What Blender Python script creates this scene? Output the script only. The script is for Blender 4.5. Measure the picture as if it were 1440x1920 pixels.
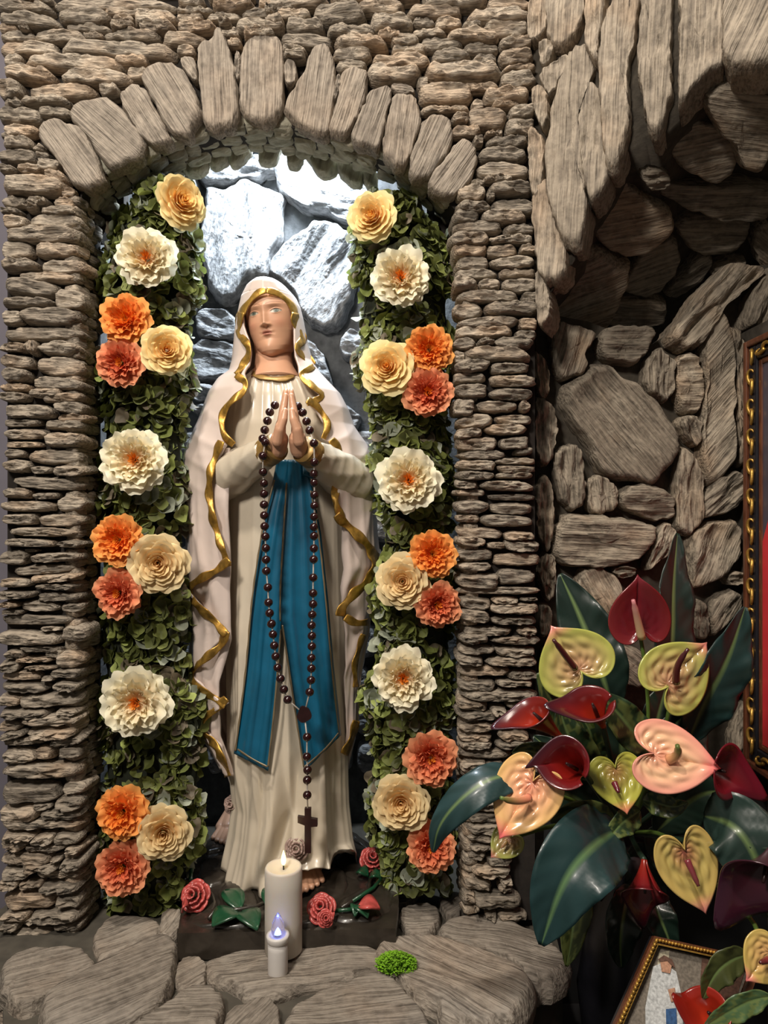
import bpy, bmesh, math, random
import numpy as np
from mathutils import Vector, Matrix, noise
from mathutils.geometry import tessellate_polygon
for o in list(bpy.data.objects): bpy.data.objects.remove(o)
S = bpy.context.scene
C = S.collection
random.seed(7)
PI = math.pi
F = 1330.0; CY = -1.45; CZ = 0.86
# ---------------- camera
cam = bpy.data.objects.new('camera', bpy.data.cameras.new('camera')); C.objects.link(cam)
cam.location = (0, CY, CZ); cam.rotation_euler = (PI/2, 0, 0)
cam.data.sensor_fit = 'HORIZONTAL'; cam.data.sensor_width = 36; cam.data.lens = F/1440*36
cam.data.clip_start = 0.02
S.camera = cam
# ---------------- world, lights, exposure
w = bpy.data.worlds.new('room_light'); S.world = w; w.use_nodes = True
w.node_tree.nodes['Background'].inputs[0].default_value = (1.0, 0.90, 0.78, 1)
w.node_tree.nodes['Background'].inputs[1].default_value = 0.085
def area(name, loc, target, size, power, col, sy=None):
    l = bpy.data.lights.new(name, 'AREA'); l.energy = power; l.color = col; l.size = size
    if sy: l.shape = 'RECTANGLE'; l.size_y = sy
    o = bpy.data.objects.new(name, l); C.objects.link(o); o.location = loc
    o.rotation_euler = (Vector(target)-Vector(loc)).to_track_quat('-Z', 'Y').to_euler(); return o
area('ceiling_light_key', (-0.65, -1.55, 3.7), (-0.1, 0, 0.8), 0.20, 58, (1.0, 0.90, 0.78))
area('ceiling_light_front', (-0.85, -1.95, 2.25), (-0.15, 0, 0.7), 0.32, 39, (1.0, 0.91, 0.81))
area('ceiling_light_above', (0.35, -0.85, 3.0), (0.2, 0, 1.0), 0.3, 9, (1.0, 0.88, 0.76))
area('niche_lamp', (-0.22, 0.34, 1.88), (-0.22, 0.22, 0.9), 0.30, 21, (0.78, 0.89, 1.0), 0.10)
S.view_settings.view_transform = 'Standard'; S.view_settings.look = 'None'
S.view_settings.gamma = 1; S.view_settings.use_curve_mapping = False
S.view_settings.exposure = 0.22
# ---------------- helpers
def P(px, py, d): return Vector(((px-720)/F*d, CY+d, CZ+(960-py)/F*d))
def PZ(px, py, z):
    d = (CZ-z)*F/(py-960); return P(px, py, d)
def link(o, parent=None, world=None):
    C.objects.link(o)
    if parent:
        o.parent = parent
        o.matrix_basis = parent_world(parent).inverted() @ (world or Matrix())
    elif world: o.matrix_basis = world
    return o
def parent_world(p):
    m = p.matrix_basis.copy()
    while p.parent: p = p.parent; m = p.matrix_basis @ m
    return m
def mesh(name, verts, faces, mat=None, parent=None, world=None, smooth=True, cols=None, data_only=False):
    me = bpy.data.meshes.new(name); me.from_pydata([tuple(v) for v in verts], [], faces); me.update()
    if mat: me.materials.append(mat)
    if smooth: me.polygons.foreach_set('use_smooth', [True]*len(me.polygons))
    if cols is not None:
        a = me.color_attributes.new('Col', 'FLOAT_COLOR', 'POINT')
        a.data.foreach_set('color', np.array([list(c)[:3]+[1] for c in cols], dtype=np.float32).ravel())
    if data_only: return me
    return link(bpy.data.objects.new(name, me), parent, world)
def inst(name, me, parent, world): return link(bpy.data.objects.new(name, me), parent, world)
def tag(o, label=None, cat=None, group=None, kind=None):
    if label: o['label'] = label
    if cat: o['category'] = cat
    if group: o['group'] = group
    if kind: o['kind'] = kind
    return o
def empty(name, loc, label=None, cat=None, group=None):
    o = bpy.data.objects.new(name, None); C.objects.link(o); o.matrix_basis = Matrix.Translation(loc)
    o.empty_display_size = 0.05
    return tag(o, label, cat, group)
def solid(o, t, off=-1):
    m = o.modifiers.new('s', 'SOLIDIFY'); m.thickness = t; m.offset = off; return o
def subsurf(o, n=1):
    m = o.modifiers.new('ss', 'SUBSURF'); m.levels = n; m.render_levels = n; return o
def nz(v, s=1.0): return noise.noise(Vector(v)*s)
# materials
def newmat(name):
    m = bpy.data.materials.new(name); m.use_nodes = True; nt = m.node_tree
    return m, nt, nt.nodes, nt.links, nt.nodes['Principled BSDF']
def lin(h):
    return tuple(((int(h[i:i+2], 16)/255)/12.92 if int(h[i:i+2], 16)/255 <= .04045 else ((int(h[i:i+2], 16)/255+.055)/1.055)**2.4) for i in (0, 2, 4))
def mat(name, col, rough=.5, metal=0, var=.15, scale=40, bump=.0, coat=0, sub=0, dist=.002, stretch=(1, 1, 1)):
    m, nt, N, L, b = newmat(name)
    tc = N.new('ShaderNodeTexCoord'); mp = N.new('ShaderNodeMapping'); mp.inputs['Scale'].default_value = stretch
    L.new(tc.outputs['Object'], mp.inputs[0])
    n = N.new('ShaderNodeTexNoise'); n.inputs['Scale'].default_value = scale; n.inputs['Detail'].default_value = 5
    L.new(mp.outputs[0], n.inputs['Vector'])
    r = N.new('ShaderNodeValToRGB'); L.new(n.outputs[0], r.inputs[0])
    r.color_ramp.elements[0].position = .3; r.color_ramp.elements[1].position = .7
    r.color_ramp.elements[0].color = tuple(c*(1-var) for c in col)+(1,)
    r.color_ramp.elements[1].color = tuple(min(1, c*(1+var)) for c in col)+(1,)
    L.new(r.outputs[0], b.inputs['Base Color'])
    b.inputs['Roughness'].default_value = rough; b.inputs['Metallic'].default_value = metal
    b.inputs['Coat Weight'].default_value = coat; b.inputs['Coat Roughness'].default_value = .12
    if sub: b.inputs['Subsurface Weight'].default_value = sub; b.inputs['Subsurface Radius'].default_value = (.01, .006, .004); b.inputs['Subsurface Scale'].default_value = 1
    if bump:
        bp = N.new('ShaderNodeBump'); bp.inputs['Strength'].default_value = bump; bp.inputs['Distance'].default_value = dist
        L.new(n.outputs[0], bp.inputs['Height']); L.new(bp.outputs[0], b.inputs['Normal'])
    return m
def vmat(name, rough=.5, coat=0, var=.12, scale=60, bump=.2, dist=.001, transl=0, sheen=0):
    m, nt, N, L, b = newmat(name)
    at = N.new('ShaderNodeAttribute'); at.attribute_name = 'Col'
    tc = N.new('ShaderNodeTexCoord'); n = N.new('ShaderNodeTexNoise'); n.inputs['Scale'].default_value = scale; n.inputs['Detail'].default_value = 4
    L.new(tc.outputs['Object'], n.inputs['Vector'])
    oi = N.new('ShaderNodeObjectInfo')
    ad = N.new('ShaderNodeMath'); ad.operation = 'ADD'; L.new(n.outputs[0], ad.inputs[0]); L.new(oi.outputs['Random'], ad.inputs[1])
    mr = N.new('ShaderNodeMapRange'); mr.inputs['From Min'].default_value = .4; mr.inputs['From Max'].default_value = 1.6
    mr.inputs['To Min'].default_value = 1-var; mr.inputs['To Max'].default_value = 1+var
    L.new(ad.outputs[0], mr.inputs[0])
    mu = N.new('ShaderNodeVectorMath'); mu.operation = 'SCALE'; L.new(at.outputs['Color'], mu.inputs[0]); L.new(mr.outputs[0], mu.inputs['Scale'])
    L.new(mu.outputs[0], b.inputs['Base Color']); b.inputs['Roughness'].default_value = rough
    b.inputs['Coat Weight'].default_value = coat; b.inputs['Coat Roughness'].default_value = .15
    if bump:
        bp = N.new('ShaderNodeBump'); bp.inputs['Strength'].default_value = bump; bp.inputs['Distance'].default_value = dist
        L.new(n.outputs[0], bp.inputs['Height']); L.new(bp.outputs[0], b.inputs['Normal'])
    if transl:
        t = N.new('ShaderNodeBsdfTranslucent'); L.new(mu.outputs[0], t.inputs[0])
        mx = N.new('ShaderNodeMixShader'); mx.inputs[0].default_value = transl
        L.new(b.outputs[0], mx.inputs[1]); L.new(t.outputs[0], mx.inputs[2]); L.new(mx.outputs[0], N['Material Output'].inputs[0])
    return m
def stone_mat(name, dark, mid, light, rust=.25, grain=(28, 300, 200), bstr=.9, gain=.3):
    m, nt, N, L, b = newmat(name)
    tc = N.new('ShaderNodeTexCoord'); oi = N.new('ShaderNodeObjectInfo')
    ad = N.new('ShaderNodeVectorMath'); ad.operation = 'MULTIPLY_ADD'
    cx = N.new('ShaderNodeCombineXYZ'); 
    for i in range(3): L.new(oi.outputs['Random'], cx.inputs[i])
    L.new(cx.outputs[0], ad.inputs[0]); ad.inputs[1].default_value = (3.1, 7.7, 5.3); L.new(tc.outputs['Object'], ad.inputs[2])
    mp = N.new('ShaderNodeMapping'); mp.inputs['Scale'].default_value = grain; L.new(ad.outputs[0], mp.inputs[0])
    def nzt(vec, sc, det, dis=0):
        n = N.new('ShaderNodeTexNoise'); n.inputs['Scale'].default_value = sc; n.inputs['Detail'].default_value = det
        n.inputs['Distortion'].default_value = dis; L.new(vec, n.inputs['Vector']); return n
    g = nzt(mp.outputs[0], 1, 6, .35)
    g2 = nzt(mp.outputs[0], .35, 3, .2)
    iso = nzt(ad.outputs[0], 70, 6)
    lg = nzt(ad.outputs[0], 11, 3)
    a1 = N.new('ShaderNodeMath'); a1.operation = 'MULTIPLY_ADD'; L.new(g2.outputs[0], a1.inputs[0]); a1.inputs[1].default_value = .40
    L.new(g.outputs[0], a1.inputs[2])
    a2 = N.new('ShaderNodeMath'); a2.operation = 'MULTIPLY_ADD'; L.new(iso.outputs[0], a2.inputs[0]); a2.inputs[1].default_value = .45; L.new(a1.outputs[0], a2.inputs[2])
    rg = nzt(mp.outputs[0], .42, 5, .3); rg.noise_type = 'RIDGED_MULTIFRACTAL'
    ck = N.new('ShaderNodeMapRange'); ck.inputs['From Min'].default_value = .45; ck.inputs['From Max'].default_value = 1.15; ck.inputs['To Min'].default_value = 0.0; ck.inputs['To Max'].default_value = 1.0; L.new(rg.outputs[0], ck.inputs[0])
    a3 = N.new('ShaderNodeMath'); a3.operation = 'MULTIPLY_ADD'; L.new(ck.outputs[0], a3.inputs[0]); a3.inputs[1].default_value = -.5; L.new(a2.outputs[0], a3.inputs[2]); a2 = a3
    mr = N.new('ShaderNodeMapRange'); mr.inputs['From Min'].default_value = .38; mr.inputs['From Max'].default_value = 1.05; L.new(a2.outputs[0], mr.inputs[0])
    r = N.new('ShaderNodeValToRGB'); L.new(mr.outputs[0], r.inputs[0]); e = r.color_ramp.elements
    e[0].position = .05; e[0].color = dark+(1,); e[1].position = 1; e[1].color = light+(1,)
    x = e.new(.5); x.color = mid+(1,)
    # rust tint patches
    rr = N.new('ShaderNodeMath'); rr.operation = 'MULTIPLY_ADD'; L.new(oi.outputs['Random'], rr.inputs[0]); rr.inputs[1].default_value = .25; L.new(lg.outputs[0], rr.inputs[2])
    mr2 = N.new('ShaderNodeMapRange'); mr2.inputs['From Min'].default_value = .62; mr2.inputs['From Max'].default_value = .85; mr2.inputs['To Max'].default_value = rust; L.new(rr.outputs[0], mr2.inputs[0])
    mx = N.new('ShaderNodeMix'); mx.data_type = 'RGBA'; mx.blend_type = 'MULTIPLY'; L.new(mr2.outputs[0], mx.inputs['Factor'])
    L.new(r.outputs[0], mx.inputs['A']); mx.inputs['B'].default_value = (1.0, .62, .32, 1)
    mr3 = N.new('ShaderNodeMapRange'); mr3.inputs['To Min'].default_value = 1-gain; mr3.inputs['To Max'].default_value = 1+gain; L.new(oi.outputs['Random'], mr3.inputs[0])
    sc = N.new('ShaderNodeVectorMath'); sc.operation = 'SCALE'; L.new(mx.outputs['Result'], sc.inputs[0]); L.new(mr3.outputs[0], sc.inputs['Scale'])
    L.new(sc.outputs[0], b.inputs['Base Color']); b.inputs['Roughness'].default_value = .78
    b.inputs['Specular IOR Level'].default_value = .35
    bp = N.new('ShaderNodeBump'); bp.inputs['Strength'].default_value = bstr; bp.inputs['Distance'].default_value = .006
    L.new(a2.outputs[0], bp.inputs['Height']); L.new(bp.outputs[0], b.inputs['Normal'])
    return m
M = {}
M['stone'] = stone_mat('stacked_stone', (.020, .0165, .013), (.132, .111, .088), (.41, .35, .275), .32)
M['slab'] = stone_mat('arch_stone', (.042, .034, .027), (.150, .126, .101), (.36, .308, .248), .12, (12, 300, 150), .9, .10)
M['vault'] = stone_mat('vault_stone', (.09, .087, .062), (.22, .21, .16), (.38, .36, .28), .05, (18, 130, 100), .7, .12)
M['grey'] = stone_mat('grey_stone', (.030, .031, .033), (.105, .107, .11), (.30, .30, .30), .1, (45, 100, 90), 1.0, .12)
M['rock'] = stone_mat('wall_rock', (.026, .021, .016), (.118, .097, .073), (.35, .295, .225), .30, (14, 210, 120), 1.0, .20)
M['cliff'] = stone_mat('overhang_rock', (.040, .033, .025), (.160, .134, .105), (.38, .322, .25), .22, (5, 240, 100), 1.0, .12)
M['ledge'] = stone_mat('ledge_rock', (.038, .032, .026), (.140, .119, .096), (.33, .288, .238), .15, (12, 200, 110), 1.0, .15)
M['mortar'] = mat('mortar', (.060, .050, .037), .95, 0, .3, 60, .5, dist=.003)
M['mortar_dark'] = mat('dark_joint', (.018, .014, .011), .95, 0, .3, 60, .5)
M['mortar_grey'] = mat('grey_mortar', (.09, .093, .095), .95, 0, .3, 45, .8, dist=.006)
M['ledge_mortar'] = mat('ledge_mortar', (.07, .062, .048), .9, 0, .25, 30, .4, dist=.003)
M['black'] = mat('black_and_shade', (.006, .006, .007), .9, 0, .2, 10)  # near-black stands in for shade on the panel and floor; black stands share it
M['plaster'] = mat('purple_grey_plaster', (.13, .12, .145), .8, 0, .08, 10)
M['cape'] = mat('cloak_paint', (.66, .555, .50), .32, 0, .05, 14, .0, .35)
M['gown'] = mat('gown_paint', (.62, .545, .43), .30, 0, .07, 14, .0, .4)
M['gold'] = mat('gold_paint', (.47, .27, .055), .40, .7, .45, 70, .8, .1, dist=.002)
M['dullgold'] = mat('dull_gold_paint', (.36, .22, .07), .4, .4, .2, 60, .2)
M['blue'] = mat('blue_paint', (.006, .10, .185), .34, 0, .15, 20, .0, .25)
M['trim'] = mat('sash_edge_paint', (.22, .17, .10), .4, .3, .2, 40)
M['skin'] = mat('painted_skin', (.60, .33, .205), .40, 0, .05, 25, 0, .10)
M['skinv'] = vmat('painted_face', .45, .06, .02, 20, 0)
M['plinth'] = mat('plinth_paint', (.032, .026, .020), .28, 0, .35, 25, .5, .4, dist=.004)
M['redrose'] = mat('painted_rose', (.50, .085, .075), .35, 0, .25, 60, .2, .2)
M['mauve'] = mat('mauve_rose', (.36, .25, .215), .4, 0, .3, 60, .2, .2)
M['greenleaf'] = mat('painted_leaf', (.012, .07, .03), .3, 0, .25, 40, .2, .4)
M['bead'] = mat('bead_wood', (.018, .0035, .004), .16, 0, .3, 50, 0, .6)
M['cross'] = mat('cross_wood', (.022, .007, .007), .3, 0, .3, 50)
M['thread'] = mat('thread', (.55, .50, .44), .8)
M['wax'] = mat('wax', (.60, .555, .49), .5, 0, .03, 10, 0, 0, .4)
M['whiteplastic'] = mat('white_plastic', (.68, .65, .62), .4, 0, .05, 10)
M['moss'] = mat('moss', (.16, .36, .01), .8, 0, .4, 80)
M['petal'] = vmat('silk_petal', .75, 0, .10, 60, .25, .0008, .22)
M['leafv'] = vmat('hydrangea_leaf', .65, 0, .28, 90, .3, .001, .15)
M['spathe'] = vmat('waxy_spathe', .24, .5, .05, 35, .0, .001)
M['bigleaf'] = vmat('glossy_leaf', .38, .2, .12, 40, .25, .0015)
M['stem'] = mat('green_stem', (.10, .17, .03), .45, 0, .2, 30)
M['darkstem'] = mat('dark_stem', (.015, .035, .02), .5, 0, .2, 30)
M['wood'] = mat('frame_wood', (.11, .036, .016), .35, 0, .35, 30, .1, .3, stretch=(4, 4, 1))
M['blackwood'] = mat('frame_black', (.012, .012, .016), .3, 0, .2, 30)
M['picglass'] = mat('picture_ground', (.075, .065, .085), .25, 0, .1, 8)
M['picred'] = mat('picture_red', (.62, .035, .045), .4, 0, .1, 12)
M['foliage_dark'] = mat('foliage_backing', (.012, .016, .007), .95, 0, .5, 50, .6)  # green-black of the twiggy body behind the garland leaves
def emis(name, col, st):
    m, nt, N, L, b = newmat(name); b.inputs['Emission Color'].default_value = col+(1,); b.inputs['Emission Strength'].default_value = st
    b.inputs['Base Color'].default_value = col+(1,); return m
M['flame'] = emis('flame', (1.0, .78, .25), 3.2)
M['led'] = emis('led', (.15, .25, 1.0), 6)
g_, nt_, N_, L_, b_ = newmat('clear_bulb'); b_.inputs['Transmission Weight'].default_value = .9; b_.inputs['Roughness'].default_value = .08; b_.inputs['Base Color'].default_value = (.85, .8, .85, 1); b_.inputs['IOR'].default_value = 1.25
M['glass'] = g_
# geometry helpers
def resample(pts, n, closed=True):
    pts = [Vector(p) for p in pts]
    if closed: pts = pts+[pts[0]]
    L = [0]
    for a, b in zip(pts, pts[1:]): L.append(L[-1]+(b-a).length)
    out = []; j = 0; m = n if closed else n-1
    for i in range(n):
        t = L[-1]*i/m
        while j < len(pts)-2 and L[j+1] < t: j += 1
        f = (t-L[j])/max(1e-9, L[j+1]-L[j]); out.append(pts[j].lerp(pts[j+1], min(1, f)))
    return out
def chaikin(pts, k=1, closed=True):
    pts = [Vector(p) for p in pts]
    for _ in range(k):
        o = []
        n = len(pts)
        for i in range(n if closed else n-1):
            a, b = pts[i], pts[(i+1) % n]; o += [a.lerp(b, .25), a.lerp(b, .75)]
        if not closed: o = [pts[0]]+o+[pts[-1]]
        pts = o
    return pts
sid = [0]
def stone(parent, pts3, n, t, back, grain, m, N=30, rings=5, name='stone', rough=.5, round_=1, gs=None, grow=1.045):
    sid[0] += 1; sd = sid[0]*13.37
    n = Vector(n).normalized(); g = Vector(grain); g = (g-n*g.dot(n)).normalized(); v = n.cross(g)
    c = sum((Vector(p) for p in pts3), Vector())/len(pts3)
    q = [Vector(((Vector(p)-c).dot(g), (Vector(p)-c).dot(v), 0)) for p in pts3]
    q = resample(chaikin(q, round_), N); q = [p*grow for p in q]
    size = max(max(abs(p.x) for p in q), 1e-3); hy = max(max(abs(p.y) for p in q), 1e-3); sm = min(size, hy)
    for i, p in enumerate(q):
        k = 1+.09*rough*2*nz((p.x/sm*1.3+sd, p.y/sm*1.9, sd)); p *= k
        p.y += sm*.09*nz((p.x/sm*2.2, sd, p.y/sm*2.5)); p *= 1+.05*nz((p.x/sm*5, p.y/sm*5, sd))
    prof = [(1.0, -back), (1.0, 0.0)]
    for k in range(1, rings+1):
        s = 1-(k/(rings+1))**1.75*.95 if rings > 4 else 1-k/(rings+1)
        prof.append((s, None))
    verts = []; faces = []
    W = 1/sm
    gx = .55*W; gy = 2.6*W
    if gs: gx, gy = gs
    for s, z in prof:
        for p in q:
            x, y = p.x*s, p.y*s
            if z is None:
                e = 1-s; zz = t*(1-max(0, 1-e*(4.2 if rings < 8 else 8))**2.2)
                f = nz((x*gx+sd, y*gy, sd*.7)); f2 = nz((x*gx*2.3+sd, y*gy*2.1, sd)); f3 = nz((x*W*.8, y*W*.8, sd*2))
                st = math.floor(f*3.2)/3.2
                zz += t*(.26*rough*2*(st*.6+f*.4)+.14*f2+.35*f3)*min(1, e*3.5+.15)
                y2 = y+sm*.05*f2; verts.append((x, y2, zz))
            else:
                verts.append((x*(.97 if z < 0 else 1), y, z if z < 0 else t*.18*nz((x*gx*2, y*gy, sd))))
    for r in range(len(prof)-1):
        for i in range(N):
            a = r*N+i; b2 = r*N+(i+1) % N; faces.append((a, b2, b2+N, a+N))
    base = (len(prof)-1)*N; verts.append((0, 0, verts[base][2]))
    for i in range(N): faces.append((base+i, base+(i+1) % N, len(verts)-1))
    R = Matrix((g, v, n)).transposed().to_4x4(); R.translation = c
    return mesh(name, verts, faces, m, parent, R)
def tube(name, pts, rad, m, parent=None, n=12, cap=True, sq=None, cols=None):
    pts = [Vector(p) for p in pts]; V = []; Fc = []; up = Vector((0, 0, 1))
    if not hasattr(rad, '__len__'): rad = [rad]*len(pts)
    cl = []
    prev = None
    for i, p in enumerate(pts):
        t = (pts[min(i+1, len(pts)-1)]-pts[max(i-1, 0)]).normalized()
        if prev is None:
            a = t.cross(Vector((0, 1, 0)));  a = a if a.length > .1 else t.cross(Vector((1, 0, 0)))
        else: a = prev-t*prev.dot(t)
        a.normalize(); prev = a; b = t.cross(a)
        for k in range(n):
            th = 2*PI*k/n; r = rad[i]
            V.append(p+a*(math.cos(th)*r)+b*(math.sin(th)*r*(sq or 1)))
            if cols: cl.append(cols[i])
    for i in range(len(pts)-1):
        for k in range(n): Fc.append((i*n+k, i*n+(k+1) % n, (i+1)*n+(k+1) % n, (i+1)*n+k))
    if cap: Fc.append(tuple(range(n))[::-1]); Fc.append(tuple((len(pts)-1)*n+k for k in range(n)))
    return mesh(name, V, Fc, m, parent, cols=cl if cols else None)
def lathe(name, prof, m, parent, loc, n=40, cols=None):
    V = []; Fc = []
    for r, z in prof:
        for k in range(n): V.append((math.cos(2*PI*k/n)*r, math.sin(2*PI*k/n)*r, z))
    for i in range(len(prof)-1):
        for k in range(n): Fc.append((i*n+k, i*n+(k+1) % n, (i+1)*n+(k+1) % n, (i+1)*n+k))
    Fc.append(tuple(range(n))[::-1]); Fc.append(tuple((len(prof)-1)*n+k for k in range(n)))
    return mesh(name, V, Fc, m, parent, Matrix.Translation(loc))
def prism(name, poly, vec, m, parent=None, smooth=False):
    poly = [Vector(p) for p in poly]; n = len(poly); V = poly+[p+Vector(vec) for p in poly]
    tri = tessellate_polygon([poly])
    Fc = [tuple(t) for t in tri]+[tuple(i+n for i in t[::-1]) for t in tri]+[(i, (i+1) % n, (i+1) % n+n, i+n) for i in range(n)]
    o = mesh(name, V, Fc, m, parent, smooth=smooth)
    bm = bmesh.new(); bm.from_mesh(o.data); bmesh.ops.recalc_face_normals(bm, faces=bm.faces); bm.to_mesh(o.data); bm.free()
    return o
def box(name, a, b, m, parent=None):
    x0, y0, z0 = a; x1, y1, z1 = b
    return prism(name, [(x0, y0, z0), (x1, y0, z0), (x1, y0, z1), (x0, y0, z1)], (0, y1-y0, 0), m, parent)
def interp(x, tab, k): return float(np.interp(x, [t[0] for t in tab], [t[k] for t in tab]))
# ================= SETTING =================
D0 = 1.475
arch = [(152, 372), (160, 352), (205, 322), (270, 287), (330, 262), (400, 242), (470, 233), (540, 238), (620, 254), (700, 277), (760, 310), (805, 345), (852, 392)]
def wall_part(name, pxs, d0=D0, d1=1.67, m='mortar_dark'):
    o = prism(name, [P(x, y, D0) for x, y in pxs], (0, d1-d0, 0), M[m]); o['kind'] = 'structure'; return o
wl = wall_part('wall_front_left', [(14, 330), (151, 330), (151, 1765), (14, 1765)], d1=1.58)
wr = wall_part('wall_front_right', [(871, 392), (1003, 392), (1003, 1725), (871, 1725)], d1=1.58)
wt = wall_part('wall_front_top', [(14, -270), (1003, -270), (1003, 391), (862, 391)]+arch[::-1]+[(14, 329)], d1=1.57)
# side wall of the room beyond the left edge
lw = box('wall_left', (-1.6, .30, -.6), (-.70, .34, 2.6), M['plaster']); lw['kind'] = 'structure'
def row(parent, st, ox, oy, sc, d=1.468, m='stone'):
    for e in st:
        x0, x1, yc, h = e[:4]; tl = e[4] if len(e) > 4 else 0
        X0 = ox+x0/sc-1; X1 = ox+x1/sc+1; Y = oy+yc/sc; H = h/sc*.93+.5; T = tl/sc
        w = X1-X0; cx = (X0+X1)/2; pts = []; ex = random.uniform(2.2, 4.2); K = 22
        vert = H > w*1.3
        l0, l1 = random.uniform(-.25, .25), random.uniform(-.25, .25)
        tp = random.uniform(-.18, .18)
        for k in range(K):
            th = 2*PI*k/K; c, s = math.cos(th), math.sin(th)
            u = math.copysign(abs(c)**(2/ex), c); v = math.copysign(abs(s)**(2/ex), s)
            hh = H/2*(1+tp*u)
            x = cx+u*w/2; y = Y-v*hh+T/2*u + (l0 if u < 0 else l1)*hh*abs(u)**3*.5
            pts.append(P(x, y, d))
        mm = M[m]
        pr = random.uniform(.016, .034)
        ang = math.atan2(-T, w)+random.uniform(-.05, .05)
        g = (math.cos(ang), 0, math.sin(ang)) if not vert else (0.1, 0, 1)
        n = (random.uniform(-.10, .10), -1, random.uniform(-.12, .10))
        stone(parent, pts, n, pr, .05, g, mm, N=34, rings=6, rough=.6, grow=1.0)
s32 = [(20,120,75,50),(125,290,70,60),(40,415,170,130),(30,180,265,80),(200,310,270,50),(340,460,280,70),(30,145,325,40),(170,250,300,50),(260,490,325,60),(45,180,385,80),(185,500,385,110),(45,495,465,110),(25,215,550,120),(230,475,555,90),(25,250,645,70),(255,530,650,90),(110,475,715,60,10),(40,370,780,100,20),(350,520,850,140),(30,345,870,60),(35,150,955,90),(130,495,955,110),(30,515,1050,85),(35,185,1135,60),(190,245,1140,90),(250,500,1140,90),(20,225,1215,90,20),(230,510,1245,130,10),(45,205,1305,90),(205,520,1345,80,20),(25,200,1375,55),(195,390,1400,60,-10),(30,190,1430,70),(265,510,1430,60,-10),(50,340,1515,90),(340,520,1490,80,20),(35,265,1580,50),(360,530,1550,70),(285,515,1595,60),(30,300,1645,70),(285,520,1685,90),(40,265,1708,40),(45,170,1765,55),(175,510,1785,95),(40,195,1840,80),(200,330,1860,50),(340,530,1865,70)]
row(wl, s32, 0, 300, 3.2)
row(wl, [(180,950,280,150,40),(60,380,395,120),(400,680,415,80),(665,980,510,200),(20,660,540,130),(50,440,680,130),(440,970,695,150),(100,940,825,110,10),(95,670,945,100,20),(690,960,955,90),(40,360,1110,180),(320,450,1030,40),(380,970,1105,110,-30),(185,890,1240,110,-50),(30,390,1390,110),(380,940,1325,90,-40),(425,930,1430,80),(20,420,1520,90),(445,940,1545,110),(40,260,1635,80),(260,700,1655,120,30),(710,960,1665,110),(50,290,1715,60),(25,860,1810,120)], 0, 860, 6)
row(wl, [(490,740,105,60),(740,1030,150,190),(20,750,205,160,20),(110,330,375,110),(250,740,335,80),(550,740,370,110),(200,650,440,60),(665,980,440,200),(50,270,510,130),(310,680,540,60),(55,490,625,110),(605,960,600,110),(500,640,660,70),(40,590,750,110,20),(640,950,735,110),(20,280,895,120),(240,970,900,140,-20),(40,600,1035,90),(670,930,1020,70),(35,270,1180,110),(265,970,1110,120,-30),(60,330,1275,90,-30),(340,910,1255,110,-20),(50,530,1365,90,-30),(590,970,1345,110,-40),(65,480,1515,140),(455,640,1490,160),(690,950,1485,130),(60,960,1680,170)], 0, 1160, 6)
row(wl, [(40,710,130,230),(740,1000,85,150),(400,620,285,80,-20),(660,970,230,140),(40,460,365,160),(470,980,365,100),(40,960,485,90),(80,460,595,70),(410,650,640,110,-20),(630,950,640,140),(40,370,690,90),(140,300,740,80),(290,780,745,80,-15),(780,960,765,80,-20),(35,610,875,130),(610,730,870,60,-20),(715,1000,910,110,-60),(290,700,950,80),(60,360,1030,110),(450,960,1040,90),(35,260,1135,130),(250,520,1150,90,-30),(460,960,1175,100,-20),(60,660,1340,200),(680,950,1325,130),(70,360,1510,90),(380,970,1500,130,-50),(70,250,1620,100),(290,430,1580,60),(50,620,1740,140,-20),(620,960,1625,90,-30),(560,950,1760,90,-50),(50,220,1880,90)], 0, 1460, 6)
k1 = 2.769
row(wt, [(0,245,-55,60),(250,700,-50,70),(700,1100,-40,60),(-20,245,20,35),(-20,300,70,60),(245,295,35,40),(305,930,45,80),(540,920,88,40),(0,340,135,80,30),(310,590,115,85),(590,705,120,45),(710,925,125,75),(935,1075,40,50),(925,1120,85,30),(925,1070,120,40),(1080,1330,8,40),(1105,1330,52,65),(1345,1440,35,55),(1075,1255,112,45,-10),(1260,1430,98,50,-10),(10,110,165,45),(125,175,175,40),(10,200,210,60),(185,455,210,65),(355,580,170,40),(590,715,160,40),(455,560,215,35),(545,845,210,60),(740,925,175,50),(930,1130,170,55),(850,1080,230,70),(1145,1210,155,35),(1225,1440,160,70),(10,315,272,70),(325,920,280,85,20),(1165,1255,208,50),(1190,1265,255,45),(925,1020,285,55),(35,135,335,65),(145,670,350,90,10),(600,780,335,55),(670,780,400,75),(1270,1440,215,40),(35,305,410,80,40),(330,700,430,90,20),(20,140,490,110),(155,515,500,80),(540,640,500,60),(125,375,552,35),(215,380,600,60),(45,135,570,40),(10,235,625,75),(40,210,695,70),(25,110,720,40),(40,195,770,70),(190,250,790,40),(10,210,830,65),(210,270,830,50),(215,330,880,60),(255,370,940,60,30),(330,400,1010,50)], 0, 0, k1)
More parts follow.
